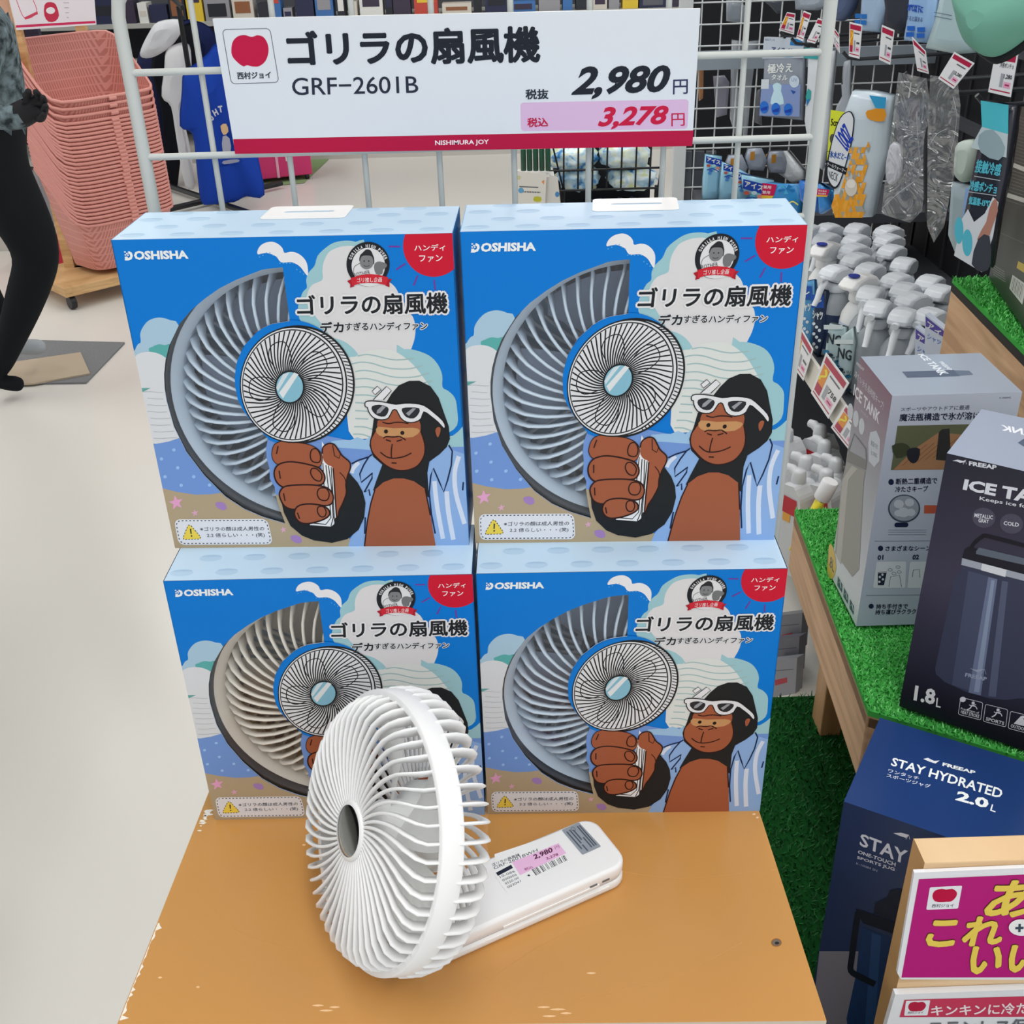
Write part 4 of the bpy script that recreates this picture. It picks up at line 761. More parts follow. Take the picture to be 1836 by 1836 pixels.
fa.fill([(570, 1070), (600, 1075), (1000, 1220), (1000, 1300), (620, 1165)], '#151a28', 6, crop=c7); fa.fill([(690, 1100), (700, 1030), (780, 990), (800, 945), (850, 935), (1000, 960), (1000, 1220)], '#1a2030', 7, 0, crop=c7)
fa.line([(590, 1090), (570, 1200), (545, 1400), (540, 1480), (600, 1520), (700, 1570)], 11, '#141824', 8, smooth=3, crop=c7)
ta.fill([(1020, 78), (1050, 70), (1090, 90), (1128, 88), (1100, 108), (1060, 95)], WT, 2, crop=c7); ta.text('FREEAP', [c7(1150, 100), c7(1368, 158), c7(1362, 180), c7(1145, 122)], '#e0e4ec', 2, .04)
ta.text('STAY HYDRATED', [c7(818, 66), c7(1552, 278), c7(1535, 342), c7(802, 120)], '#e0e4ec', 2, .02)
ta.text('ワンタッチ', [c7(790, 142), c7(992, 196), c7(988, 220), c7(785, 166)], '#d6dae4', 2, .004); ta.text('スポーツジャグ', [c7(778, 172), c7(1070, 248), c7(1065, 274), c7(774, 196)], '#d6dae4', 2, .004)
ta.text('2.0', [c7(1250, 286), c7(1460, 345), c7(1445, 410), c7(1230, 350)], '#e0e4ec', 2, .04); ta.text('L', [c7(1475, 378), c7(1505, 388), c7(1498, 432), c7(1462, 420)], '#e0e4ec', 2, .01)
g.build('carton_box', root)
# tall dark carton on the upper tier
A_ = onz(1773, 497, top_z+.007); A2 = onz(1836, 588, top_z+.007); dd = dirn(A_, A2); F = A_+dd*.21; F.z = top_z+.0065; uu = V((-dd.y, dd.x, 0))
root, g, fa, sa, ta, P = carton('grill_carton', F, uu, .14, .21, .42, (mat('#4a4a44', .4), ramp('#343c34', '#574640', 0, .4, '#55524c', .3), mat('#55524c', .4)), 'tall dark brown-grey carton with fine print and barcode on the upper grass tier')
cg = crop(1640, 240, 5.74); TX = '#a3a098'
sa.c = Plane(F, dd, (0, 0, 1)).px
sa.c = (lambda P_: P_.px)(Plane(A_, dd, (0, 0, 1))); pA = Plane(A_, dd, (0, 0, 1)); sa.put = lambda a, b, h, F=F: pA.w(a, b, h)-F
for k in range(26):
    y = -180+k*34; x0 = 1062-(y+200)*.172
    sa.line([(x0, y), (x0+240, y+78)], .45, TX, 2, smooth=0, crop=cg)
for y in (290, 600): sa.fill([(1000-(y-290)*.2, y), (1280, y+110), (1280, y+160), (992-(y-290)*.2, y+45)], '#c3c0b9', 3, crop=cg)
for k in range(5): sa.line([(795+k*3, 1340+k*26), (925+k*3, 1420+k*26)], 1.0, '#8f9088', 2, smooth=0, crop=cg)
sa.fill([(1008, 1450), (1150, 1550), (1110, 1760), (975, 1590)], '#cfcfca', 3, crop=cg)
for k in range(9): sa.line([(1020+k*13, 1475+k*10), (995+k*12, 1600+k*13)], .8 if k % 2 else .4, '#2b2b2b', 4, smooth=0, crop=cg)
sa.fill([(1068, 1310), (1180, 1370), (1160, 1450), (1050, 1380)], '#c9b04a', 3, crop=cg); sa.line([(865, 1010), (1180, 1150)], .4, TX, 2, smooth=0, crop=cg)
g.build('carton_box', root)
# ---------------------------------------------------------------- wooden board with signs
WY = -.16; q0 = ony(1658, 1547, WY); wz = q0.z; qb = onz(1639, 1502, wz); th = qb.y-WY
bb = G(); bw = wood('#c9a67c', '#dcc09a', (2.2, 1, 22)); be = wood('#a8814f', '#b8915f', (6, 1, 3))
xl_ = q0.x-.0; low_z += .0068; g_ = lambda a, b, h: V((a, b, h))
bb.add([(xl_, WY, low_z), (xl_+.36, WY, low_z), (xl_+.36, WY+th, low_z), (xl_, WY+th, low_z), (xl_, WY, wz), (xl_+.36, WY, wz), (xl_+.36, WY+th, wz), (xl_, WY+th, wz)], [(0, 1, 5, 4), (4, 5, 6, 7), (1, 2, 6, 5), (2, 3, 7, 6)], bw)
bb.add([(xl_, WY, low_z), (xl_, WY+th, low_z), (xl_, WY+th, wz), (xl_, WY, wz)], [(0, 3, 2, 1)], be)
bb.build('wooden_board', label='raw wooden board standing on edge in front of the navy carton, carrying two signs', cat='board', bevel=.0015)
BP = Plane((xl_, WY, T), (1, 0, 0), (0, 0, 1))
sg = G(); sg.prism([BP.px(*c7(*p)) for p in [(950, 808), (2300, 748), (2300, 1520), (862, 1515), (838, 1475)]], .0004, .0035, mat('#dcdde2', .35), BP.w); s = plane_art(sg, BP); s.st = 1e-4
o_ = .0036; s.put = lambda a, b, h: BP.w(a, b, h+o_)
s.fill([(980, 850), (2290, 792), (2290, 1500), (865, 1502)], '#ad1e74', 1, crop=c7)
s.fill(rquad([c7(1052, 903), c7(1266, 892), c7(1238, 1044), c7(1028, 1052)], (.05, .05)), '#dcdce2', 2)
ap = [(1068, 960), (1085, 925), (1130, 912), (1160, 918), (1200, 912), (1230, 935), (1225, 965), (1195, 995), (1160, 998), (1130, 1000), (1085, 995)]
s.fill(ap, '#b3123f', 3, 2, crop=c7); s.text('西村ジョイ', [c7(1068, 1014), c7(1212, 1010), c7(1208, 1034), c7(1062, 1036)], '#2a2f3a', 3, .004)
for t, q in (('あ', [(1455, 868), (1780, 855), (1745, 1085), (1410, 1098)]), ('これ', [(1055, 1108), (1530, 1098), (1515, 1275), (1025, 1292)]), ('いい', [(1338, 1300), (1790, 1285), (1760, 1450), (1318, 1470)])):
    s.heavy(t, q, '#5a3a2a', 2, 3.6, crop=c7, n=8, shear=.12); s.heavy(t, q, '#e0c557', 6, 2.7, crop=c7, n=8, shear=.12)
s.ell(1655, 1163, 84, 55, '#e4e6ec', 11, 30, crop=c7); s.text('+', [c7(1615, 1140), c7(1670, 1138), c7(1668, 1192), c7(1612, 1194)], '#3a4656', 12, .04)
sg.build('pink_sign', label='magenta sign with thick yellow hiragana screwed to the wooden board', cat='sign')
sg = G(); sg.prism([BP.px(*c7(*p)) for p in [(818, 1598), (2300, 1540), (2300, 2500), (560, 2500)]], .0004, .006, mat('#d5d6da', .35), BP.w); s = plane_art(sg, BP); s.st = 1e-4; s.put = lambda a, b, h: BP.w(a, b, h+.0062)
s.fill([(878, 1632), (2290, 1590), (2290, 1742), (846, 1746)], '#b83a56', 1, crop=c7); s.fill(rquad([c7(888, 1638), c7(1048, 1633), c7(1030, 1733), c7(876, 1736)], (.05, .05)), '#d5d5da', 2)
s.fill([(x*.72+133, y*.72+986) for x, y in ap], '#a8203f', 3, 2, crop=c7); s.text('西村ジョイ', [c7(902, 1708), c7(1005, 1705), c7(1000, 1722), c7(898, 1724)], '#2a2f3a', 3)
s.heavy('キンキンに冷たい', [(1058, 1668), (1790, 1645), (1785, 1722), (1052, 1735)], '#e6d3d8', 3, .6, crop=c7, n=6); s.heavy('ステンレス保冷', [(1045, 1772), (1800, 1755), (1790, 1850), (1030, 1862)], '#63666c', 3, .7, crop=c7, n=6)
sg.build('white_sign', label='white sign with red stripe, lowest on the wooden board', cat='sign')
# ================================================================ shelf run on the spray bottle side
X0, XB, Y0_, Y1_ = .565, .985, .70, 1.86; SZ = T-.02
GY = 1.9
gd = empty('shelf_unit', (XB, 1.3, 0), label='black shop shelf unit with cream price rails, holding spray bottles and hanging bags', cat='shelf unit'); GO = V((XB, 1.3, 0)); gf = lambda a, b, h=0: V((a, b, h))-GO
blk = mat('#1b1c20', .5, .3); crm = mat('#d5d1c6', .4)
g = G(); g.box((XB, Y0_, 0), (XB+.03, Y1_+.3, 2.0), blk, gf)
for k in range(14): g.box((XB-.004, Y0_+.05+k*.1, .1), (XB+.001, Y0_+.058+k*.1, 2.0), mat('#2b2d32', .5), gf)
g.build('back_panel', gd)
for z, x0 in ((SZ, X0), (T-.30, X0+.01)):
    g = G(); g.box((x0, Y0_, z-.02), (XB, Y1_, z), mat('#44474d', .5), gf); sh = g.build('shelf_board', gd); g = G(); g.box((x0-.006, Y0_, z-.05), (x0, Y1_, z+.004), crm, gf); g.build('price_rail', sh)
g = G(); g.box((X0-.03, Y0_, 0), (XB, Y1_, .115), mat('#c9c7c0', .5), gf); g.build('base_deck', gd)
for z in (T+.30, T+.46, T+.62, T+.80): g = G(); g.box((XB-.05, Y0_, z), (XB-.03, Y1_, z+.018), mat('#3a3d42', .4, .4), gf); g.build('hook_rail', gd)
zc = ony(1270, 356, GY-.12).z; g = G(); g.box((.45, GY-.30, zc-.02), (XB, GY-.03, zc), mat('#44474d', .5), gf); g.build('corner_shelf', gd)
# ---- spray bottles
def make_spray(clear, label, name='spray_bottle'):
    root = empty(name); g = G(); m = mat('#adb4bb', .25, .5, alpha=.75) if clear else mat('#e2e4e8', .35)
    g.lathe([(0, .001), (.025, .001), (.027, .006), (.027, .105), (.025, .122), (.019, .138), (.0145, .146), (.0135, .158)], m, seg=20, sx=.9, sy=1.05); g.build('bottle_body', root)
    if label: g = G(); g.lathe([(.0274, .02), (.0276, .022), (.0276, .10), (.0274, .102)], label, seg=20, cap=False, sx=.9, sy=1.05); g.build('label_sleeve', root)
    g = G(); cw = mat('#cfd4da', .32) if clear else mat('#e9ebf0', .3)
    g.lathe([(.0165, .150), (.0175, .152), (.0175, .166), (.014, .170)], cw, seg=16)
    pf = [(-.020, .168), (-.026, .182), (-.022, .196), (-.008, .206), (.010, .208), (.026, .203), (.033, .193), (.034, .184), (.024, .180), (.012, .172), (-.006, .166)]
    if not clear: pf = [(-.026, .166), (-.030, .190), (-.018, .206), (.006, .212), (.030, .206), (.042, .192), (.040, .184), (.018, .180), (.014, .166)]
    n = len(pf); W_ = .0165
    for a, b in ((-W_, -W_*.62), (W_, W_*.62)):
        vs = [V((-p[0], a, p[1])) for p in pf] + [V((-(p[0]*.9), b*1.02 if 0 else a*.72, p[1]+(.004 if p[1] > .19 else 0))) for p in pf]
    # hood as a loft over five widths
    sec = [(-1, .72), (-.85, .93), (0, 1.0), (.85, .93), (1, .72)]; vs = []
    cx, cz = 0, .188
    for s_, q in sec: vs += [V((-(cx+(p[0]-cx)*q), s_*W_, cz+(p[1]-cz)*q)) for p in pf]
    g.add(vs, [(i*n+j, i*n+(j+1) % n, (i+1)*n+(j+1) % n, (i+1)*n+j) for i in range(4) for j in range(n)], cw, False)
    g.add(vs[:n], [tuple(range(n))], cw); g.add(vs[-n:], [tuple(range(n))], cw); g.build('spray_head', root, bevel=.0022)
    if clear:
        g = G(); g.tube([(-.024, 0, .185), (-.040, 0, .185)], .006, cw, 12); g.build('nozzle', root)
        g = G(); g.tube([(-.026, 0, .176), (-.036, 0, .160), (-.040, 0, .140), (-.047, 0, .126)], [.006, .0055, .005, .0045], mat('#d9dde2', .3), 8); g.build('trigger', root)
    else:
        g = G(); g.tube([(-.020, 0, .2105), (-.020, 0, .2125)], .009, mat('#2c3a94', .4), 14); g.build('sample_sticker', root)
    return root
prot = {'c': make_spray(True, None), 'b': make_spray(True, mat('#3f6fb0', .4)), 'k': make_spray(True, mat('#20304e', .4)), 'g': make_spray(True, mat('#8c9aa2', .4)), 's': make_spray(False, mat('#b9c4d8', .4))}
used_ = set(); spots = []
hd_ = [(1454, 410, 'c'), (1489, 408, 'b'), (1539, 408, 'c'), (1597, 412, 'c'), (1485, 425, 'c'), (1538, 428, 'c'), (1598, 428, 'c'), (1484, 444, 's'), (1537, 445, 'c'), (1602, 447, 'c'), (1542, 462, 'c'), (1503, 484, 'k'), (1563, 480, 'c'), (1623, 470, 'c'), (1546, 502, 's'), (1612, 498, 'c'), (1670, 502, 'c'), (1563, 522, 'g'), (1626, 516, 'c'), (1690, 520, 'c'), (1576, 546, 'c'), (1642, 533, 'c'), (1622, 562, 'g'), (1672, 562, 'c')]
dsc = ['behind all others near the wire rack']
for i, (x, y, k) in enumerate(hd_):
    P_ = onz(x, y, SZ+.158); o = prot[k] if k not in used_ else copy_tree(prot[k]); used_.add(k); o.location = (P_.x, P_.y, SZ+.0008); o.scale = (1.12, 1.12, .8); o.rotation_euler = (0, 0, .75+random.uniform(-.25, .25)); spots.append((P_.x, P_.y))
    row = ['rear', 'third', 'second', 'front'][min(3, i//6)]
    tag(o, {'c': 'clear spray bottle with pale trigger head, %s row, %s' % (row, ['next to the rack tube', 'second along', 'in the middle', 'further along', 'near the far end', 'beside the hanging bags'][i % 6]), 's': 'white sample bottle with round blue sticker on its cap, %s' % ('nearer the front' if y > 480 else 'further back'), 'b': 'spray bottle with blue label sleeve at the back of the shelf', 'k': 'spray bottle with dark navy label sleeve and pale head', 'g': 'spray bottle with grey label sleeve, %s' % ('near the silver carton' if y > 540 else 'beside the sample bottle')}[k], 'bottle', 'spray bottles on the shelf')
# refill pouches in front of the bottles
def pouch(pts, Pn, th, m, name, label=None, cat='bag', art=None, grp=None, mb=None):
    g = G(); P = [Pn.px(*p) for p in pts]; cx = sum(p[0] for p in P)/len(P); cy = sum(p[1] for p in P)/len(P); n = len(P)
    rings = [(1, 0), (.97, th*.25), (.86, th*.42), (.55, th*.5)]; vs = []
    allr = [(q, -h) for q, h in rings[::-1]] + [(q, h) for q, h in rings]
    for q, h in allr: vs += [Pn.w(cx+(p[0]-cx)*q, cy+(p[1]-cy)*q, h) for p in P]
    k = len(allr); g.add(vs, [(i*n+j, i*n+(j+1) % n, (i+1)*n+(j+1) % n, (i+1)*n+j) for i in range(k-1) for j in range(n)], m, True)
    g.add(vs[:n], [tuple(range(n))], m, True); g.add(vs[-n:], [tuple(range(n))], m, True)
    if art: s = Art(g, Pn.px, lambda a, b, h: Pn.w(a, b, h+th*.5+.0006)); s.st = 2e-4; art(s)
    return g.build(name, label=label, cat=cat, group=grp)
def flat(pts, Pn, th, m, name, label, cat, art=None, grp=None):
    g = G(); g.prism([Pn.px(*p) for p in pts], 0, th, m, Pn.w)
    if art: s = Art(g, Pn.px, lambda a, b, h: Pn.w(a, b, h+th)); s.st = 1.2e-4; art(s)
    return g.build(name, label=label, cat=cat, group=grp)
def face_plane(x, y, X, nx=-.8, ny=-.6): P_ = onx(x, y, X); n = V((nx, ny, 0)).normalized(); return Plane(P_, V((0, 0, 1)).cross(n), (0, 0, 1))
PLB = face_plane(1500, 650, X0+.03)
def art_ng(x, y):
    def f(s):
        s.fill(R4(x-16, y-30, x+18, y-22), '#c9d3d6', 1); s.heavy('NG', [(x-8, y-16), (x+16, y-10), (x+14, y+8), (x-10, y+2)], '#2b333b', 2, .5, n=4)
        for k in range(9): s.ell(x-12+(k*7) % 28, y+18+k*6, 6, 3.5, ['#2c6f94', '#203040', '#b4c6cc'][k % 3], 2, 8)
        s.text('シャツ', [(x-12, y+20), (x+14, y+26), (x+13, y+38), (x-13, y+32)], '#22303a', 4, .01)
    return f
pouch([(1490, 578), (1520, 585), (1518, 650), (1500, 690), (1480, 660), (1484, 620)], face_plane(1500, 640, X0+.012), .02, mat('#9fb4b8', .3), 'refill_pouch', 'grey-blue refill pouch with NG print behind the big price card', 'pouch', art_ng(1500, 610), 'refill pouches')
pouch([(1512, 600), (1532, 585), (1536, 612), (1528, 680), (1512, 720), (1504, 690), (1508, 640)], face_plane(1518, 650, X0+.01), .02, mat('#a9bcc0', .3), 'refill_pouch', 'grey-blue refill pouch with NG print nearest the silver carton', 'pouch', art_ng(1519, 636), 'refill pouches')
def art_b(x, y, c):
    def f(s):
        s.fill(R4(x-11, y-34, x+11, y-10), '#2b55a8', 1); s.heavy('シャツ', [(x-9, y-6), (x+9, y-3), (x+9, y+12), (x-9, y+9)], '#e0e6ec', 2, .4, n=4); s.line([(x-7, y-24), (x, y-20), (x+7, y-24)], 2, '#dfe6ee', 2)
        for k in range(8): s.ell(x-7+(k*5) % 15, y+18+k*6, 3, 3, '#d7e0e8', 2, 8)
    return f
pouch([(1438, 505), (1462, 500), (1466, 600), (1456, 660), (1442, 640)], face_plane(1450, 570, X0+.012), .02, mat('#4d8fc0', .3), 'refill_pouch', 'blue refill pouch nearest the blue fan carton edge', 'pouch', art_b(1451, 545, 0), 'refill pouches')
pouch([(1466, 515), (1484, 520), (1482, 600), (1470, 650), (1460, 610)], face_plane(1472, 580, X0+.012), .02, mat('#22324e', .3), 'refill_pouch', 'dark dotted refill pouch beside the blue refill pouch', 'pouch', art_b(1473, 560, 1), 'refill pouches')
def art_p(x, y):
    def f(s): s.fill([(x-18, y-28), (x+22, y+4), (x+22, y+14), (x-18, y-10)], '#5f54a4', 1); s.heavy('アイ', [(x-14, y-20), (x+10, y-2), (x+8, y+10), (x-16, y-8)], '#eceef6', 2, .4, n=4); s.text('シャツ', [(x-14, y+2), (x+10, y+16), (x+8, y+24), (x-16, y+12)], '#3a6fc0', 3, .01)
    return f
for (x, y), l in (((1641, 590), 'white and violet refill pack standing behind the silver carton lid'), ((1686, 592), 'white and violet refill pack nearest the wooden upper tier'), ((1668, 614), 'white and violet refill pack, lowest behind the silver carton')):
    flat([(x-19, y-32), (x+24, y+2), (x+22, y+44), (x-20, y+40)], face_plane(x, y, X0+.10), .012, mat('#ccd4e6', .35), 'refill_pack', l, 'pack', art_p(x, y), 'violet refill packs')
# price cards on the rail
def card(P4, Pn, lab, price='298', name='price_card', stick=True, title=None, grp='price cards on the shelf rail'):
    (a, b, c, d) = P4; U = lambda u, v: ((a[0]*(1-u)+b[0]*u)*(1-v)+(d[0]*(1-u)+c[0]*u)*v, (a[1]*(1-u)+b[1]*u)*(1-v)+(d[1]*(1-u)+c[1]*u)*v)
    def art(s):
        Q = lambda u0, v0, u1, v1: [U(u0, v0), U(u1, v0), U(u1, v1), U(u0, v1)]
        s.fill(Q(.06, .05, .94, .2), '#a82646', 1); s.fill(Q(.06, .9, .94, .93), '#a82646', 1); (s.text(title, Q(.3, .24, .9, .36), '#33363e', 2, .01) if title else s.fill(Q(.4, .27, .85, .31), '#5b5e66', 2))
        if stick: s.fill(Q(.08, .22, .34, .86), '#d8882e', 2); s.fill(Q(.08, .66, .34, .86), '#a82646', 3); s.line([U(.2+.09*math.sin(k*.9), .28+k*.05) for k in range(7)], (V(b)-V(a)).length*.06, '#f0d040', 4)
        (s.text(price, Q(.56, .5, .92, .62), '#22242c', 3, .02) if price in ('758', '1,280', '2,280') else s.fill(Q(.64, .53, .9, .59), '#4a4d55', 3)); s.fill(Q(.6, .68, .9, .82), '#dca0bc', 2); s.fill(Q(.66, .73, .85, .77), '#a83060', 3); s.fill(Q(.42, .5, .56, .82), '#9b9ea6', 2)
    return flat([a, b, c, d], Pn, .0008, mat('#dcdde0', .35), name, lab, 'price card', art, grp)
PR = Plane((X0-.014, 1, T), (0, -1, 0), (0, 0, 1))
card([c5(122, 738), c5(216, 905), c5(150, 1112), c5(78, 1010)], PR, 'price card with orange strip on the cream shelf rail nearest the blue fan carton', '398')
card([c5(300, 925), c5(452, 1128), c5(315, 1362), c5(200, 1190)], PR, 'largest price card with orange strip, below the NG refill pouches', '758')
card([c5(430, 1265), c5(560, 1440), c5(478, 1600), c5(332, 1418)], PR, 'price card half hidden behind the silver jug carton', '498')
# white cleaner bottles on the lower shelf
def cleaner():
    root = empty('cleaner_bottle'); g = G(); m = mat('#bfc2c6', .35, alpha=1)
    pr = [(-.03, 0), (.03, 0), (.034, .02), (.034, .12), (.026, .15), (.012, .165), (-.012, .168), (-.028, .15), (-.034, .12), (-.034, .02)]
    g.prism(pr, -.024, .024, m, lambda a, b, h: V((h, a, b))); g.build('bottle_body', root, bevel=.006)
    g = G(); g.lathe([(.011, .16), (.0125, .165), (.0125, .175), (.011, .186), (.008, .189), (.0, .19)], m, seg=16); g.tube([(0, .004, .178), (0, .016, .184), (0, .026, .183)], [.009, .0085, .0075], m, 10); g.build('nozzle_cap', root)
    g = G(); g.prism([(-.026, .116), (.008, .116), (.008, .146), (-.022, .146)], -.0252, -.0246, mat('#b02430', .4), lambda a, b, h: V((h, a, b))); g.prism([(-.012, .1), (.004, .1), (.004, .1155), (-.012, .1155)], -.0252, -.0246, mat('#d2983c', .4), lambda a, b, h: V((h, a, b))); g.build('red_label', root)
    return root
cz = T-.30; pr = cleaner(); first = True
for x, y, l in [(1472, 762, 'rearmost'), (1480, 790, 'second from the back'), (1412, 768, 'beside the blue fan carton, partly hidden'), (1446, 818, 'in the middle'), (1434, 842, 'front, beside the yellow tube'), (1483, 842, 'front, beside the silver jug carton'), (1500, 822, 'mostly hidden by the silver jug carton')]:
    P_ = onz(x, y, cz+.19); o = pr if first else copy_tree(pr); first = False; o.location = (P_.x, P_.y, cz+.001); o.rotation_euler = (0, 0, random.uniform(.5, .9)); tag(o, 'white cleaner bottle with red label, ' + l, 'bottle', 'white cleaner bottles')
def tube_bottle(x, y, X, lab):
    P_ = onx(x, y, X); root = empty('paint_tube', P_, label=lab, cat='tube'); g = G(); g.lathe([(.012, .006), (.0135, .004), (.0135, -.028), (.012, -.03)], mat('#dedfe2', .35), seg=16); g.build('cap', root)
    g = G(); vs = []; n = 16
    for z, rx_, ry_ in ((-.03, .012, .012), (-.036, .015, .015), (-.07, .018, .012), (-.135, .021, .003)): vs += [V((rx_*.6*math.cos(2*math.pi*j/n)*(1), ry_*math.sin(2*math.pi*j/n)+rx_*.4*math.cos(2*math.pi*j/n), z)) for j in range(n)]
    g.add(vs, [(i*n+j, i*n+(j+1) % n, (i+1)*n+(j+1) % n, (i+1)*n+j) for i in range(3) for j in range(n)], mat('#d9cc3a', .35), True); g.build('body', root); root.rotation_euler = (.1, .3, 0); return root
tube_bottle(1419, 884, X0-.055, 'yellow squeeze tube with white cap leaning at the shelf front'); tube_bottle(1487, 868, X0-.055, 'small yellow squeeze tube with white cap beside the grass corner')
for i, (x, y, l, c) in enumerate([(1425, 1130, 'upper', '#6d6f78'), (1420, 1172, 'middle', '#5b5c66'), (1416, 1210, 'lowest', '#82848c')]):
    flat([(x-24, y-32), (x+26, y-38), (x+22, y+26), (x-24, y+34)], face_plane(1425, 1170, X0-.04+.012*(2-i)), .02, mat(c, .3), 'grey_pack', l+' grey film-wrapped pack low on the shelf behind the fan cartons', 'pack', lambda s, x=x, y=y: (s.fill([(x-14, y+2), (x+8, y-3), (x+8, y+6), (x-14, y+12)], '#a04048', 1), s.line([(x-20, y-14), (x+20, y-18)], 1, '#3d3e48', 1, smooth=0)), 'grey packs')
# ================================================================ wire grid panel and hanging goods
GY = 1.9
gp = empty('wire_partition', (.7, GY, 0), label='white wire grid panel closing the far end of the shelf run', cat='grid panel'); go = V((.7, GY, 0)); wg = mat('#cfd3d4', .4)
g = G()
for k in range(13): g.tube([V((.455+k*.0445, GY, .15))-go, V((.455+k*.0445, GY, 1.5))-go], .0019, wg, 6)
for k in range(30): g.tube([V((.43, GY-.003, .2+k*.0445))-go, V((1.0, GY-.003, .2+k*.0445))-go], .0019, wg, 6)
g.build('wire_mesh', gp)
g = G(); g.box((.405, GY-.014, 0), (.433, GY+.014, 1.6), wg, lambda a, b, h: V((a, b, h))-go); g.build('upright_post', gp)
g = G(); g.box((.43, GY-.02, T+.386), (1.0, GY-.006, T+.425), mat('#8f9aa4', .4), lambda a, b, h: V((a, b, h))-go); g.build('cross_rail', gp)
g = G(); g.box((ony(1226, 300, 2.5).x, 2.5, .2), (1.6, 2.54, 2.0), blk); g.build('display_back_panel', label='black panel seen through the wire grid', cat='panel')
cb = crop(1340, 0, 3.702); cg5 = crop(1240, 0, 6.12); cg6 = crop(1240, 240, 6.12)
def hang(pts, X, th, m, name, lab, art=None, cr=cb, cat='bag', sm=0, grp='bags hanging by the shelf', nx=-.8, ny=-.6, Y=None):
    P = [cr(*p) for p in pts]; cx = sum(p[0] for p in P)/len(P); cy = sum(p[1] for p in P)/len(P)
    if sm: P = [(q.x, q.y) for q in spline(P, sm)]
    Pn = Plane(ony(cx, cy, Y), (1, 0, 0), (0, 0, 1)) if Y else face_plane(cx, cy, X, nx, ny)
    return pouch(P, Pn, th, m, name, lab, cat, art, grp)
# silver packs behind the grid
for i, (p, c, l) in enumerate([([(235, 830), (360, 820), (415, 900), (385, 1260), (270, 1290)], '#8b8a98', 'lilac-grey pack hanging behind the wire grid'), ([(440, 430), (560, 440), (500, 760), (520, 1100), (480, 1500), (420, 1300)], '#a4a9b0', 'narrow silver bag behind the grid beside the rack wire'), ([(560, 450), (740, 430), (700, 600), (640, 1100), (600, 1560), (560, 1500)], '#9da3ab', 'long silver bag behind the grid, below the grey cross rail'), ([(700, 1000), (760, 960), (770, 1380), (690, 1340)], '#75767c', 'small grey packet hanging behind the wire grid'), ([(380, 0), (520, 0), (640, 120), (640, 260), (500, 250), (380, 230)], '#8e96a0', 'crumpled silver bag above the grey cross rail'), ([(780, 0), (1000, 0), (1010, 140), (930, 150), (850, 60)], '#4a4f59', 'dark bag at the top behind the wire grid'), ([(60, 730), (130, 730), (125, 1080), (80, 1110)], '#b07a50', 'orange and white packet at the price board edge')]):
    hang(p, 0, .02, mat(c, .2, .6, bump=.6, bscale=30), 'silver_bag' if i else 'grey_pack', l, cr=cg5, Y=GY+.06)
for i, (x0, x1) in enumerate(((1245, 1262), (1266, 1283), (1222, 1240))): flat([(x0, 270), (x1, 270), (x1-4, 372), (x0-4, 372)], Plane((0, GY+.0135, T), (1, 0, 0), (0, 0, 1)), .01, mat(['#4b4e55', '#5d6067', '#55585f'][i], .5), 'folded_garment', ['dark grey garment seen in the grid, beside the blue bags', 'mid grey garment between the dark ones in the grid', 'grey garment next to the white upright post'][i], 'garment', grp='grey garments behind the grid')
# blue and white bags with ribbons, lower left of grid
def art_cool(x, y, w, r=.25):
    def f(s):
        s.fill([(x, y), (x+w, y+w*r), (x+w*.95, y+w*(r+.45)), (x-w*.02, y+w*.42)], '#2446a8', 1)
        s.heavy('アイス', [(x+w*.08, y+w*.08), (x+w*.9, y+w*(r+.05)), (x+w*.88, y+w*(r+.3)), (x+w*.06, y+w*.32)], '#e4e8f0', 2, .5, n=4)
        for k, c in enumerate(('#c05a4a', '#5fb4c8', '#dfe6ea', '#4a8ccc', '#b8d8dc', '#d98a7a', '#3f6fc0')): s.ell(x+w*(.15+.7*((k*.37) % 1)), y+w*(.62+.16*(k % 4)), w*.13, w*.09, c, 2+k*.3, 10)
        s.line([(x+w*.05, y+w*.9), (x+w*.4, y+w*.8), (x+w*.8, y+w*1.0)], 1.6, '#2446a8', 5)
    return f
bb_ = mat('#8fc0d8', .25, .5)
for pts, (x, y, w), l in (([(150, 215), (330, 235), (300, 500), (290, 720), (110, 720), (120, 500)], (1264, 277, 28), 'farthest'), ([(335, 300), (480, 360), (480, 560), (460, 720), (290, 720), (310, 500)], (1295, 291, 26), 'second'), ([(460, 350), (560, 400), (700, 480), (690, 720), (470, 720), (480, 560)], (1320, 305, 30), 'third'), ([(540, 440), (900, 500), (900, 700), (690, 710), (560, 620)], (1330, 318, 40), 'nearest')):
    hang(pts, 0, .03, bb_, 'cool_pack_bag', 'blue and white printed bag in the shelf corner, %s of the four' % l, art_cool(x, y, w), cg6, Y=GY-.12-.04*['farthest', 'second', 'third', 'nearest'].index(l), grp='blue printed bags in the corner')
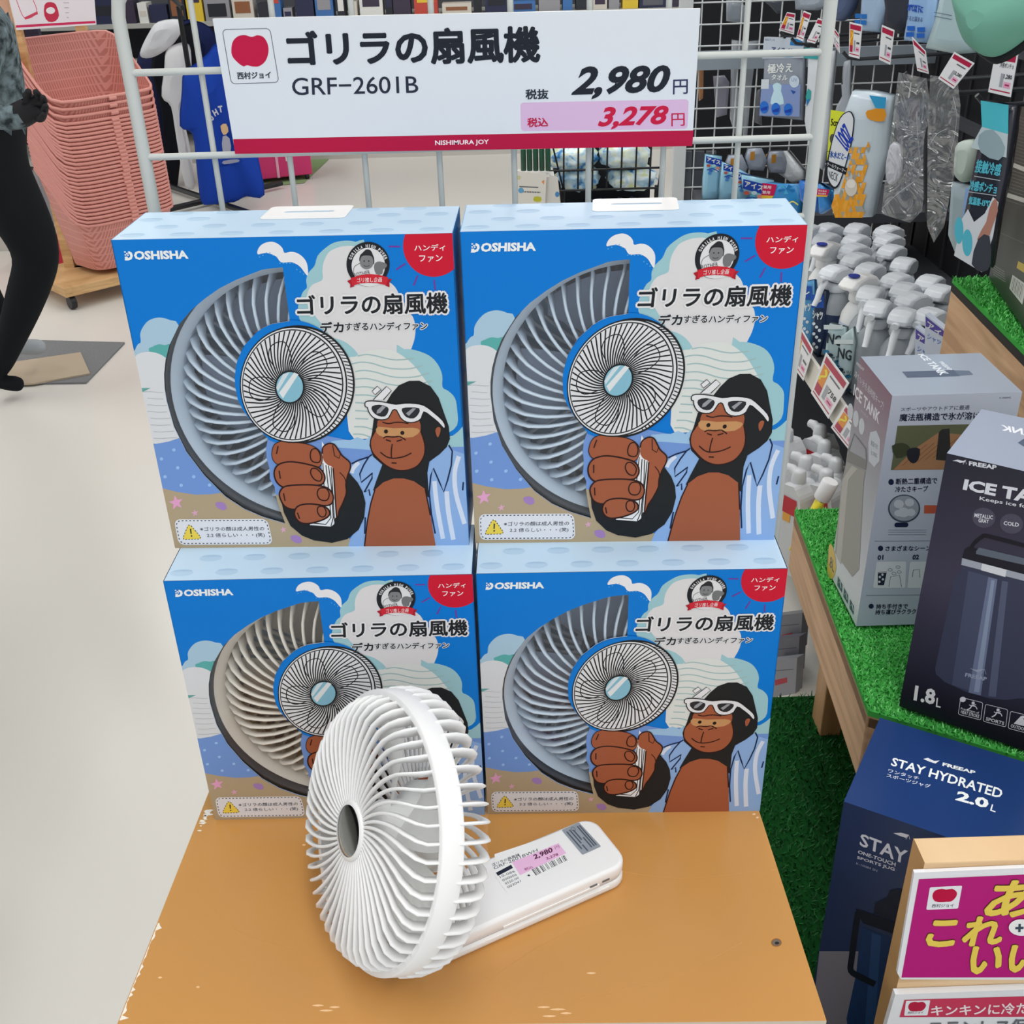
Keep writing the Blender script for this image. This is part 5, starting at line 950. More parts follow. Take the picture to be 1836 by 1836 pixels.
def art_red(x, y, k=1.):
    def f(s):
        s.fill([(x, y), (x+50*k, y+6*k), (x+44*k, y+26*k), (x+2*k, y+24*k)], '#c01c50', 1); s.fill([(x+2*k, y+24*k), (x+44*k, y+26*k), (x+40*k, y+31*k), (x+4*k, y+30*k)], '#e0b83c', 1)
        s.text('男女兼用', [(x+10*k, y+5*k), (x+40*k, y+8*k), (x+39*k, y+14*k), (x+10*k, y+12*k)], '#efe4e8', 2, .01); s.text('男女兼用', [(x+9*k, y+15*k), (x+38*k, y+17*k), (x+37*k, y+23*k), (x+9*k, y+22*k)], '#efe4e8', 2, .01)
        for i in range(5): t = i*1.25; s.fill([(x+66*k, y+14*k), (x+66*k+16*k*math.cos(t), y+14*k+9*k*math.sin(t)), (x+66*k+14*k*math.cos(t+.6), y+14*k+9*k*math.sin(t+.6))], ['#1f6fae', '#48a4d2'][i % 2], 2)
        s.line([(x+68*k, y+42*k), (x+78*k, y+36*k), (x+88*k, y+42*k)], 2.5, '#d8d070', 3)
    return f
hang([(690, 505), (1000, 545), (1230, 545), (1215, 860), (1180, 860), (1000, 740), (900, 700), (690, 690)], .60, .03, mat('#2f86c4', .25, .5), 'towel_pack', 'blue pack with red and yellow corner strip behind the upper fan carton', art_red(1352, 323), cg6, Y=None)
hang([(1210, 500), (1420, 540), (1420, 760), (1400, 860), (1300, 800), (1210, 700)], .60, .03, mat('#2a6ec0', .25, .5), 'towel_pack', 'blue pack with round emblem behind the rack tube', None, cg6)
hang([(1420, 540), (1510, 600), (1520, 720), (1560, 800), (1440, 880)], .61, .03, mat('#3a86cc', .25, .5), 'towel_pack', 'blue pack with red strip beside the orange patterned bag', art_red(1472, 335, .5), cg6)
hang([(900, 190), (1060, 180), (1240, 400), (1250, 500), (1130, 540), (960, 420), (880, 360)], .66, .03, mat('#c6cace', .2, .6, bump=.8, bscale=50), 'gel_pack', 'clear crumpled gel pack with brown tag above the blue packs', lambda s: (s.fill([(1381, 275), (1394, 270), (1392, 292), (1384, 300)], '#c0924e', 2)), cg6)
for i, (x, y) in enumerate(((1320, 290), (1355, 278), (1393, 283))): hang([(x*1.0-14, y-12), (x+10, y-14), (x+20, y+8), (x+14, y+28), (x-14, y+26), (x-20, y+4)], .72, .03, mat('#9fa6b4', .2, .5, bump=.5, bscale=40), 'cushion_pack', 'rounded grey pack with orange tag, %s along the corner' % ['first', 'second', 'third'][i], lambda s, x=x, y=y: s.fill([(x-12, y-8), (x-4, y-9), (x-5, y+6), (x-13, y+7)], '#c98c38', 1), (lambda a, b: (a, b)), Y=GY-.08, grp='grey cushion packs in the corner')
# named bags
def art_towel(s):
    s.fill([(1377, 65), (1447, 67), (1447, 103), (1373, 104)], '#b6c0cc', 1); s.heavy('アイスノン', [(1391, 83), (1432, 86), (1431, 95), (1390, 93)], '#25386a', 2, .3, n=4)
    s.fill([(1425, 68), (1446, 70), (1446, 82), (1423, 80)], '#2b74b0', 2); s.line([(1373, 98), (1395, 98), (1420, 101), (1446, 97)], 1.6, '#4aa0cc', 2); s.text('白元アース', [(1379, 68), (1396, 69), (1396, 73), (1379, 72)], '#25386a', 2)
    s.heavy('極冷え', [(1384, 114), (1428, 112), (1428, 128), (1383, 131)], '#dfe8ee', 3, .5, n=5); s.heavy('タオル', [(1391, 132), (1420, 133), (1418, 143), (1390, 142)], '#dde4ea', 3, .3, n=4)
    s.fill([(1372, 150), (1442, 150), (1440, 208), (1368, 206)], '#7f92c0', 1); s.ell(1431, 145, 9, 11, '#c2d2e2', 3, 16); s.text('UV', [(1426, 139), (1436, 139), (1436, 145), (1426, 145)], '#7c96b8', 4)
    s.fill([(1392, 152), (1400, 147), (1408, 152), (1407, 162), (1412, 185), (1388, 185), (1394, 162)], '#b9d8e6', 2, 2); s.fill([(1424, 160), (1434, 163), (1429, 168)], '#2450a0', 2); s.fill([(1372, 141), (1386, 141), (1385, 158), (1371, 158)], '#c6d0d8', 2)
    for x, y in ((1377, 191), (1398, 194), (1420, 195)): s.ell(x, y, 8, 11, '#2a6cc8', 4, 16); s.fill([(x-6, y+2), (x+6, y-2), (x+5, y+5), (x-5, y+6)], '#1c3fa4', 5)
hang([(130, 240), (390, 252), (380, 560), (372, 800), (103, 772), (115, 500)], .60, .022, mat('#8d95a2', .3, .4), 'towel_bag', 'grey-blue cooling towel bag hanging in front of the wire grid', art_towel)
def art_w(s):
    s.fill([(1451, 84), (1497, 88), (1496, 107), (1448, 103)], '#3a9a9e', 1)
    for x in (1456, 1479): s.fill([(x, 157), (x+6, 162), (x+5, 176), (x-2, 188), (x-4, 172)], '#3a9a98', 1); s.fill([(x-3, 178), (x+4, 176), (x-2, 190)], '#2a70b0', 2)
    s.fill([(1467, 226), (1476, 236), (1472, 248), (1462, 256)], '#2b3f8a', 1)
hang([(418, 310), (590, 330), (560, 620), (545, 900), (500, 1130), (420, 1000), (390, 800), (410, 520)], .585, .022, mat('#cdd3da', .3, .4), 'towel_bag', 'white and teal cooling towel bag behind the rack tube', art_w)
def art_y(s):
    s.fill([(1494, 196), (1520, 200), (1500, 290), (1486, 296)], '#cfd63c', 1); s.heavy('5cm', [(1495, 212), (1510, 214), (1508, 226), (1494, 224)], '#20241c', 2, .3, n=4); s.ell(1497, 248, 5, 9, '#55524e', 2, 12); s.text('ードに', [(1487, 266), (1501, 268), (1500, 277), (1487, 275)], '#20241c', 2)
hang([(650, 400), (690, 390), (685, 590), (690, 720), (620, 1000), (560, 1100), (535, 1090), (560, 860), (600, 700), (660, 590)], .60, .012, mat('#9ca3ac', .3), 'parasol_pack', 'narrow lime-yellow pack beside the orange patterned bag', art_y)
def art_looz(s):
    s.fill([(1537, 196), (1545, 205), (1546, 220), (1540, 260), (1524, 315), (1512, 335), (1500, 325), (1495, 300), (1505, 250), (1520, 208)], '#22262e', 1, 3); s.fill([(1536, 198), (1543, 206), (1544, 220), (1538, 260), (1523, 312), (1512, 331), (1502, 322), (1498, 300), (1507, 250), (1521, 210)], '#d2d6dc', 2, 3)
    s.heavy('LOOZ', [(1512, 240), (1528, 218), (1544, 246), (1534, 268)], '#2440b0', 3, .8, n=5); s.heavy('氷水だと~い', [(1503, 267), (1540, 273), (1537, 285), (1502, 279)], '#2f5aa8', 3, .35, n=4)
    s.fill([(1497, 284), (1534, 298), (1531, 310), (1495, 294)], '#20242c', 4); s.text('クールウォーマー', [(1498, 287), (1532, 300), (1530, 307), (1497, 293)], '#dfe2e6', 5, .01); s.text('NECK', [(1500, 302), (1518, 308), (1515, 323), (1501, 315)], '#23262e', 4, .0)
    rr = random.Random(2); reg = [(1534, 262), (1578, 240), (1572, 300), (1564, 390), (1499, 386), (1508, 345), (1522, 324), (1536, 290)]
    for r_ in range(14):
        for k in range(12):
            x = 1494+k*7+(r_ % 2)*3.5; y = 250+r_*10.5
            for tr_ in ([(x, y), (x+7, y), (x+3.5, y+10.5)], [(x+7, y), (x+10.5, y+10.5), (x+3.5, y+10.5)]):
                if all(inside(p[0], p[1], reg) for p in tr_) and (y > 335 or rr.random() < .8): s.fill(tr_, rr.choice(['#d9942c', '#e0a040', '#9b9a90', '#dd9a34']), 3+(k % 3)*.3)
    s.ell(1541, 332, 11, 16, '#c9c5bd', 9, 20); s.ell(1541, 326, 8, 8, '#dcd8d2', 10, 14)
    s.fill([(1573, 168), (1604, 172), (1601, 195), (1584, 190)], '#3a9cce', 3); s.fill([(1570, 195), (1601, 192), (1600, 214), (1575, 212), (1568, 204)], '#d9922e', 3, 2)
hang([(720, 590), (860, 600), (985, 625), (960, 800), (945, 1000), (880, 1200), (830, 1440), (720, 1445), (585, 1420), (600, 1200), (620, 900), (660, 750)], .60, .04, mat('#bfccd6', .2, .6, bump=.35, bscale=30), 'ice_pack_bag', 'clear bag with orange triangle pattern and white neck cooler tag', art_looz)
fm = film(.2, .8, (.96, .97, .98), 22, haze=.14)
def dark_bag(inner, outer, X, lab, lab2, col, brim=None):
    hang(inner, X+.0, .03, mat(col, .7), 'navy_headwear', lab2, None, cat='cap', sm=2, grp='caps packed in clear bags'); 
    if brim: hang(brim, X-.028, .012, mat('#b9bac6', .6), 'cap_peak', 'pale rounded peak showing in the clear bag with the navy cap', None, cat='cap', sm=3, grp='pale peaks in clear bags')
    P = [cb(*p) for p in outer]; cx = sum(p[0] for p in P)/len(P); cy = sum(p[1] for p in P)/len(P); Pn = face_plane(cx, cy, X-.045)
    g = G(); ov, fs = tri([Pn.px(*p) for p in P]); rr = random.Random(len(lab))
    g.add([Pn.w(p[0], p[1], rr.uniform(-.002, .002)) for p in ov], fs, fm)
    s = Art(g, Pn.px, lambda a, b, h: Pn.w(a, b, h+.003)); 
    for k in range(3):
        i = rr.randrange(len(P)); j = (i+rr.randrange(1, 3)) % len(P); a_, b_ = V(P[i]), V(P[j]); c_ = V((cx, cy)); A1 = a_.lerp(c_, rr.uniform(.1, .6)); B1 = b_.lerp(c_, rr.uniform(.1, .7)); M1 = (A1+B1)/2+V((rr.uniform(-6, 6), rr.uniform(-6, 6)))
        s.line([A1, M1, B1], rr.uniform(.4, .9), '#b9c0c8', 1+k)
    g.build('clear_bag', label=lab, cat='bag', group='clear bags on the hooks')
dark_bag([(1010, 680), (1180, 680), (1190, 1000), (1185, 1300), (1080, 1460), (1010, 1250), (1030, 1000)], [(1000, 480), (1190, 520), (1210, 660), (1200, 1100), (1160, 1400), (1080, 1480), (890, 1420), (920, 1100), (960, 800)], .61, 'clear glossy bag around the dark navy cap beside the orange patterned bag', 'dark navy cap inside the clear bag nearest the orange patterned bag', '#30364a', [(955, 960), (1000, 950), (1025, 1000), (1020, 1150), (980, 1220), (935, 1210), (925, 1100)])
dark_bag([(1215, 800), (1280, 780), (1330, 1000), (1345, 1250), (1290, 1480), (1230, 1560), (1200, 1350), (1195, 1000)], [(1210, 500), (1400, 520), (1420, 700), (1380, 1100), (1310, 1500), (1240, 1610), (1195, 1500), (1190, 900)], .60, 'clear bag around the black cap, third along the lower hooks', 'black cap inside the clear bag below the middle hooks', '#191b22')
hang([(1420, 940), (1500, 925), (1535, 960), (1530, 1060), (1490, 1190), (1440, 1205), (1400, 1150), (1405, 1020)], .585, .03, mat('#b7c4bc', .5), 'packed_hat', 'pale green round hat in the bag beside the teal poncho pack', None, cat='hat', sm=3)
hang([(1370, 1200), (1480, 1230), (1540, 1240), (1480, 1640), (1400, 1700), (1345, 1560)], .59, .02, mat('#a4b4bc', .3), 'card_sleeve', 'white and pale blue card under the pale green hat', lambda s: s.fill([(1740, 335), (1752, 335), (1738, 430), (1728, 440)], '#8fb0e0', 1))
g_ = face_plane(1725, 300, .565)
def art_poncho(s):
    s.fill([(1768, 178), (1818, 186), (1817, 240), (1780, 236), (1770, 225)], '#4fb6c6', 1); s.fill([(1770, 225), (1817, 238), (1814, 280), (1750, 262)], '#b8c6cc', 2); s.fill([(1765, 240), (1790, 230), (1812, 262), (1800, 285), (1768, 270)], '#8fa4ac', 3, 2)
    for q, t in (([(1762, 283), (1806, 292), (1802, 313), (1757, 306)], '接触冷感'), ([(1750, 320), (1798, 328), (1795, 345), (1747, 338)], '冷感ポンチョ'), ([(1748, 349), (1786, 356), (1783, 369), (1746, 363)], '気温差-15℃')): s.heavy(t, q, '#58b8cc', 2, .5, n=4)
    for q in ([(1756, 313), (1803, 321)], [(1746, 341), (1796, 348)]): s.line(q, 1.4, '#aeb6bc', 2, smooth=0)
    s.fill([(1734, 390), (1745, 372), (1756, 395), (1775, 380), (1790, 350), (1800, 360), (1790, 420), (1770, 485), (1720, 455)], '#c8ccd2', 2); s.ell(1729, 410, 8, 24, '#52aec2', 3); s.ell(1744, 432, 9, 24, '#52aec2', 3); s.fill([(1795, 352), (1799, 375), (1790, 400), (1780, 430), (1770, 450), (1762, 425), (1778, 395), (1784, 370)], '#a8786a', 4, 2); s.fill([(1764, 425), (1784, 420), (1786, 470), (1772, 484), (1752, 470)], '#3d4048', 5, 2)
hang([(1590, 660), (1760, 690), (1800, 700), (1790, 860), (1745, 1150), (1690, 1400), (1630, 1780), (1405, 1690), (1455, 1400), (1520, 1080), (1570, 850)], .565, .02, mat('#2b2d38', .25, .5), 'poncho_pack', 'teal and black cooling poncho pack beside the tall dark carton', art_poncho)
def art_28(s):
    s.heavy('28℃以下に', [(1641, 4), (1668, 10), (1667, 22), (1639, 18)], '#2a50b0', 2, .4, n=4); s.text('すると固まる', [(1638, 26), (1667, 30), (1666, 38), (1637, 35)], '#3a4a70', 2, .01)
    for x, y in ((1646, 49), (1664, 51), (1644, 60), (1663, 62)): s.fill(R4(x-7, y-4, x+7, y+4), '#2a60b8', 2)
hang([(1110, -160), (1300, -160), (1260, 150), (1225, 290), (1060, 270), (1090, 100)], .58, .03, mat('#8fb2da', .22, .5, bump=.3, bscale=30), 'ice_ring_pack', 'light blue pack printed with 28 degrees, hanging on the top hooks', art_28)
hang([(1330, -160), (1540, -140), (1500, 150), (1530, 350), (1400, 360), (1200, 320), (1270, 120)], .57, .03, mat('#a5bcc2', .2, .6, bump=.5, bscale=30), 'ice_ring_pack', 'pale mint clear pack beside the green hat', lambda s: [s.line([(1688, 20+7*i), (1720, 26+7*i)], 1.2, '#5a6c78', 2, smooth=0) for i in range(2)] and None)
hang([(790, -150), (960, -150), (930, 60), (890, 215), (760, 205), (775, 60)], .62, .03, mat('#9cb4cf', .22, .5, bump=.3, bscale=30), 'ice_ring_pack', 'pale blue pack with small blue squares on the top hooks', lambda s: [s.fill(R4(x-5, y-4, x+5, y+4), '#2a6cb4', 2) for x, y in ((1549, 27), (1560, 28), (1548, 38), (1559, 39))] and None)
hang([(930, -150), (1120, -150), (1100, 60), (1080, 180), (1010, 225), (930, 180), (940, 50)], .60, .03, mat('#2c303c', .5), 'dark_pouch', 'dark navy pouch between two pale blue packs at the top', None, sm=2)
hang([(600, -150), (760, -150), (710, 60), (640, 140), (570, 110), (590, 0)], .66, .03, mat('#4a5878', .4), 'dark_pouch', 'slate blue pouch at the top beside the rack tube', None, sm=2)
hang([(320, -150), (560, -150), (560, 40), (470, 70), (330, 65)], .66, .03, mat('#9aa4b0', .25, bump=.5), 'ice_ring_pack', 'grey clear pack at the top behind the rack tube', None)
# green cap hanging close by
cP = face_plane(1800, 20, .50, -.75, -.66)
cap = empty('sun_hat', cP.o, label='sage green fabric hat with black rim hanging at the top corner', cat='hat')
g = G(); P = [(q.x, q.y) for q in spline([cb(*p) for p in [(1440, -120), (1450, 60), (1480, 180), (1530, 290), (1600, 350), (1660, 375), (1760, 330), (1900, 220), (2050, 60), (2100, -200), (1700, -350)]], 3)]
L_ = [cP.px(*p) for p in P]; cx = sum(p[0] for p in L_)/len(L_); cy = sum(p[1] for p in L_)/len(L_); vs = []; n = len(L_)
for q, h in [(math.cos(t*math.pi/18), .06*math.sin(t*math.pi/18)) for t in range(9)]: vs += [cP.w(cx+(p[0]-cx)*q, cy+(p[1]-cy)*q, h)-cP.o for p in L_]
g.add(vs, [(i*n+j, i*n+(j+1) % n, (i+1)*n+(j+1) % n, (i+1)*n+j) for i in range(8) for j in range(n)], mat('#6fa493', .8, .2, noise=.06, bscale=40), True); g.add(vs[-n:], [tuple(range(n))], mat('#6fa493', .8, .2, noise=.06, bscale=40), True); g.build('crown', cap)
g = G(); g.tube([cP.w(p[0], p[1]-.002, -.002)-cP.o for p in L_], .0055, mat('#15181c', .7), 8, closed=True); g.build('black_rim', cap)
# hooks and tags
for i, (a, b, X) in enumerate([((630, 378), (1000, 405), .60), ((1042, 522), (1200, 530), .60), ((1275, 598), (1600, 650), .58), ((1515, 680), (1800, 728), .565), ((215, 240), (270, 262), .60), ((290, 282), (480, 318), .60)]):
    p = onx(*cb(*a), X-.02); ex = XB-.05; g = G(); g.tube([p+V((0, 0, .008)), p+V((.01, 0, -.002)), p+V((.03, .0, -.004)), V((ex, p.y+.04, p.z))], .003, mat('#2b2e33', .3, .5), 8); g.build('display_hook', label='dark metal hook carrying the %s' % ['lime-yellow parasol pack', 'clear bag with the navy cap', 'clear bag with the pale green hat', 'teal poncho pack', 'cooling towel bag, short tip', 'white and teal towel bag'][i], cat='hook', group='hooks on the shelf back')
tags = [((680, 145), (765, 165), (745, 390), (675, 372), .575, 'price tag with orange strip on the hook above the orange patterned bag', True, '798'), ((895, 165), (978, 200), (950, 430), (875, 395), .57, 'narrow white price tag over the clear bags', False, '980'), ((1375, 345), (1510, 420), (1370, 590), (1268, 520), .55, 'tilted white price tag reading 2,280 beside the green hat', False, '2,280'), ((1650, 340), (1800, 360), (1750, 645), (1600, 610), .545, 'price tag reading 1,280 for the poncho pack', False, '1,280'),
        ((375, 70), (425, 90), (370, 275), (325, 255), .58, 'orange-striped price tag hanging between the rack wires', True, '498'), ((470, 120), (535, 140), (450, 290), (395, 275), .58, 'white price tag with pink field beside the rack tube', False, '980'), ((265, 80), (320, 90), (310, 230), (210, 200), .60, 'grey-white price tag at the edge of the wire grid', True, '398'), ((1095, 245), (1185, 340), (1205, 490), (1130, 470), .56, 'price tag hanging edgewise below the light blue pack', False, '1,480'), ((560, 160), (610, 230), (615, 355), (555, 260), .575, 'narrow tag turned edgewise behind the rack tube', False, '680')]
for a, b, c, d, X, l, st_, pr_ in tags:
    x, y = cb(*a); card([cb(*a), cb(*b), cb(*c), cb(*d)], face_plane(x, y, X), l, pr_, 'price_tag', st_, '冷感ポンチョ' if pr_ == '1,280' else None, 'price tags on the hooks')
# ================================================================ left side and far end of the store
rr = random.Random(11)
PK = '#cc8b82'
def lattice():
    m = bpy.data.materials.new('slotted_pink'); m.use_nodes = True; nt = m.node_tree; b = nt.nodes['Principled BSDF']; b.inputs['Roughness'].default_value = .45
    tc = nt.nodes.new('ShaderNodeTexCoord'); s = nt.nodes.new('ShaderNodeSeparateXYZ'); a = nt.nodes.new('ShaderNodeMath'); c = nt.nodes.new('ShaderNodeCombineXYZ'); k = nt.nodes.new('ShaderNodeTexBrick')
    k.inputs['Scale'].default_value = 1; k.inputs['Brick Width'].default_value = .011; k.inputs['Row Height'].default_value = .034; k.inputs['Mortar Size'].default_value = .0028; k.inputs['Mortar Smooth'].default_value = 0; k.offset = 0
    k.inputs['Color1'].default_value = rgb('#b36f66'); k.inputs['Color2'].default_value = rgb('#b36f66'); k.inputs['Mortar'].default_value = rgb(PK)
    nt.links.new(tc.outputs['Object'], s.inputs[0]); nt.links.new(s.outputs[0], a.inputs[0]); nt.links.new(s.outputs[1], a.inputs[1]); nt.links.new(a.outputs[0], c.inputs[0]); nt.links.new(s.outputs[2], c.inputs[1]); nt.links.new(c.outputs[0], k.inputs['Vector']); nt.links.new(k.outputs['Color'], b.inputs['Base Color']); return m
def make_basket():
    root = empty('shopping_basket'); m = mat(PK, .45, .4); ml = lattice(); md = mat('#b87468', .5)
    N = 40; bw, bd, tw, td = .34, .25, .46, .36; hb, hf = .40, .2
    def ring(w, d, t):
        c, s_ = math.cos(t), math.sin(t); q = 4.5; k = (abs(c)**q+abs(s_)**q)**(-1/q); return c*k*w/2, s_*k*d/2
    low_, hi, hi2 = [], [], []
    for i in range(N):
        t = 2*math.pi*i/N; x, y = ring(bw, bd, t); low_.append(V((x, y, 0))); X, Y = ring(tw, td, t); u = max(0, min(1, (Y+td*.46)/(td*.84))); u = u*u*(3-2*u); h = hf+(hb-hf)*u; hi.append(V((X, Y, h)))
    g = G(); vs = low_+hi+[v*1 for v in low_]+[V((v.x*.985, v.y*.985, v.z)) for v in hi]
    g.add(vs, [(i, (i+1) % N, N+(i+1) % N, N+i) for i in range(N)]+[(2*N+i, 3*N+i, 3*N+(i+1) % N, 2*N+(i+1) % N) for i in range(N)], ml, True); g.add([v+V((0, 0, .001)) for v in low_], [tuple(range(N))], md); g.build('basket_wall', root)
    g = G(); g.tube([V((v.x*1.012, v.y*1.012, v.z)) for v in hi], .0065, m, 6, closed=True); g.build('rim', root)
    for s_ in (-1, 1):
        g = G(); g.tube([V((tw*.035*k, -td/2*1.02, hf-.008)) for k in (-1, 1)], .0085, m, 6); 
    g.build('grip', root)
    g = G(); g.add([V((-.09, td/2*.93, .27)), V((.05, td/2*.93, .27)), V((.05, td/2*.955, .31)), V((-.09, td/2*.955, .31))], [(0, 1, 2, 3)], mat('#c9a4b4', .5)); g.build('inner_sticker', root); return root
bk = onz(180, 474, .12); bp = make_basket(); NB = 27
for i in range(NB+3):
    o = bp if i == 0 else copy_tree(bp); z = .125+i*.0152+(0 if i < NB else .012*(i-NB)+.01); o.location = (bk.x+.06, bk.y+.08, z); o.rotation_euler = (0, 0, .86+rr.uniform(-.02, .02))
    tag(o, 'pink plastic shopping basket topmost of the tall stack' if i == NB+2 else 'pink plastic shopping basket at the very bottom of the stack, on the wooden dolly' if i == 0 else 'pink plastic shopping basket nested in the tall stack on the wooden dolly', 'basket', 'pink baskets in the stack')
PB = Plane(bk+V((.02-.09, .1-.165, 0)), (math.cos(.22), math.sin(.22), 0), (0, 0, 1))
dl = empty('basket_dolly', (bk.x, bk.y, 0), label='light wooden dolly with tall posts holding up the basket stack and a notice', cat='dolly'); do = V((bk.x, bk.y, 0)); lw = wood('#b58e5e', '#d0ab7a', (3, 3, 20));  ang = .74
def df(a, b, h): return V((math.cos(ang)*a-math.sin(ang)*b, math.sin(ang)*a+math.cos(ang)*b, h))
g = G(); g.box((-.23, -.15, .06), (.24, .22, .10), lw, df); g.build('dolly_deck', dl, bevel=.004)
pq = onz(128, 496, .06)-do
for x, y in ((pq.x-.02, pq.y), (-.05, .42)): g = G(); g.box((x, y, .02 if y < .4 else .06), (x+.042, y+.03, 1.3 if y < .4 else 1.05), lw); g.build('post', dl)
g = G(); g.box((pq.x-.02, pq.y, .06), (-.03, pq.y+.03, .1), lw); g.build('cross_bar', dl)
for x in (-.2, .2):
    for y in (-.12, .19): g = G(); g.tube([df(x-.012, y, .03), df(x+.012, y, .03)], .028, mat('#222326', .5), 14); g.build('caster', dl)
def px_panel(pts, Y, th, m, name, lab, cat, art=None, grp=None, parent=None):
    Pn = Plane((0, Y, T), (1, 0, 0), (0, 0, 1)); return flat(pts, Pn, th, m, name, lab, cat, art, grp)
c1l = crop(0, 0, 3.9913)
def art_notice(s):
    s.fill([c1l(115, 180), c1l(685, 148), c1l(686, 165), c1l(118, 198)], '#c0305a', 1)
    s.fill([c1l(320, 40), c1l(345, 15), c1l(390, 20), c1l(410, 50), c1l(425, 110), c1l(400, 150), c1l(350, 155), c1l(320, 110)], '#b8304a', 1, 2); s.ell(*c1l(365, 75), 8, 6, '#dcd6da', 2)
    s.line([c1l(120, 0), c1l(180, 130), c1l(265, 90), c1l(240, 0)], 1.2, '#c8485e', 1); s.fill([c1l(175, 125), c1l(270, 80), c1l(275, 100), c1l(185, 140)], '#c0405a', 1)
    for k in range(4): s.line([c1l(455+k*8, 20+k*35), c1l(495, 20+k*35)], 1, '#8a8a92', 1)
px_panel([(17, 0), (12, -60), (165, -60), (173, 44), (30, 54)], onz(128, 496, .06).y-.006, .004, mat('#d9d2d8', .4), 'notice_board', 'white notice with red printing fixed to the wooden post above the baskets', 'sign', art_notice)
flat([(135, 425), (155, 430), (158, 447), (140, 444)], Plane(bk+V((0, -.05, 0)), (math.cos(.22), math.sin(.22), 0), (0, 0, 1)), .001, mat('#4a4630', .4), 'basket_label', 'dark yellow label on the lowest pink basket', 'label', lambda s: s.fill([(139, 429), (152, 432), (154, 443), (142, 441)], '#a89a3c', 1))
# ---- shelf units, built as carcass plus individually standing goods
PAL = ['#3b3346', '#26282e', '#d8d8d4', '#2b2f38', '#8f8f94', '#5a5d66', '#b8473c', '#20242c', '#c9c3b8', '#3f6ea8', '#8a5a3c', '#d6b83c', '#2b2f4a']
CN = {'#3b3346': 'plum', '#5a4a72': 'purple', '#d8d8d4': 'white', '#b8473c': 'red', '#d6b83c': 'yellow', '#3f6ea8': 'blue', '#2b2f38': 'black', '#8f8f94': 'grey', '#c9c3b8': 'beige', '#6f8f52': 'green', '#e0dcd2': 'cream', '#8a5a3c': 'brown', '#bb3f5c': 'pink', '#20243c': 'navy', '#4a3a66': 'violet', '#3a2f50': 'maroon', '#2b2f4a': 'navy', '#8f9094': 'grey', '#c4b23c': 'mustard', '#a8323c': 'crimson', '#26282e': 'black', '#5a5d66': 'slate', '#20242c': 'near-black'}
def goods(x0, x1, y, z, hmin, hmax, wmin, wmax, depth, where, grp, pal=PAL):
    x = x0; prev = 'the shelf end'; last = None; items = []
    while x < x1-wmin:
        w = rr.uniform(wmin, wmax); h = rr.uniform(hmin, hmax); c = rr.choice([q for q in pal if q != last]); last = c; g = G(); c2 = None
        g.box((x, y, z), (min(x+w*.93, x1), y+depth, z+h), mat(c, .45))
        if rr.random() < .75: c2 = rr.choice([q for q in pal if q != c]); g.box((x+w*.12, y-.0012, z+h*rr.uniform(.15, .4)), (x+w*.8, y, z+h*rr.uniform(.55, .85)), mat(c2, .5))
        items.append((g.build('packaged_item', cat='package', group=grp), CN[c], CN[c2] if c2 else None, w, h)); x += w+rr.uniform(0, .02)
    for k, (o, c, c2, w, h) in enumerate(items):
        nb = 'at one end' if k in (0, len(items)-1) else 'between %s and %s' % (items[k-1][1], items[k+1][1])
        o['label'] = '%s %s pack%s %s, %s' % ('wide' if w > (wmin+wmax)/2 else 'narrow', c, ' with %s label' % c2 if c2 else '', nb, where)
def unit(name, x0, x1, y0, y1, h, shelves, lab, col='#4a4c52', front='y'):
    root = empty(name, ((x0+x1)/2, (y0+y1)/2, 0), label=lab, cat='shelf unit'); o = root.location; f = lambda a, b, c: V((a, b, c))-V(o)
    g = G(); g.box((x0, y0, 0), (x1, y1, .1), mat('#b4b2ac', .5), f); g.build('plinth', root)
    g = G()
    if front == 'y': g.box((x0, y1-.03, .1), (x1, y1, h), mat(col, .6), f)
    else: g.box((x0, y0, .1), (x0+.03, y1, h), mat(col, .6), f)
    g.build('back_panel', root)
    for z in shelves: g = G(); g.box((x0, y0, z-.025), (x1, y1, z), mat('#a3a49f', .5), f); g.build('shelf_board', root)
    return root
unit('shelf_unit', -3.3, 1.3, 6.5, 7.0, 1.5, [.45, .83], 'long low shelf unit of small goods far behind the price board')
goods(-2.9, 1.25, 6.54, .83, .05, .3, .04, .2, .12, 'far top shelf', 'goods on the far shelf top row')
goods(-2.9, -1.5, 6.54, .45, .15, .3, .08, .2, .12, 'far lower shelf', 'goods on the far lower shelf')
unit('shelf_unit', -3.6, -2.2, 4.55, 5.0, 1.6, [.42, .78, 1.12], 'shelf unit of dark and coloured goods to the rear of the person and baskets', '#3a3346')
for z in (.1, .42, .78, 1.12): goods(-3.3, -2.2, 4.57, z, .14, .28, .08, .18, .1, {.1: 'bottom row near the person', .42: 'second row near the person', .78: 'third row near the baskets', 1.12: 'top row near the baskets'}[z], 'goods on the shelf behind the baskets', ['#4a3a66', '#3a2f50', '#2b2f4a', '#8f9094', '#c4b23c', '#a8323c', '#26282e', '#5a5d66'])
g = G(); g.box((-2.25, 4.2, .0), (-1.98, 4.5, .09), mat('#b02436', .5)); g.build('red_crate', label='low red crate on the floor by the wooden post of the basket dolly', cat='crate')
unit('shelf_unit', -2.2, -1.5, -1.3, 1.6, 1.9, [.5, .9, 1.3], 'dark shelf unit along the aisle, mirrored in the hub of the white fan', '#1d1f24', 'x')
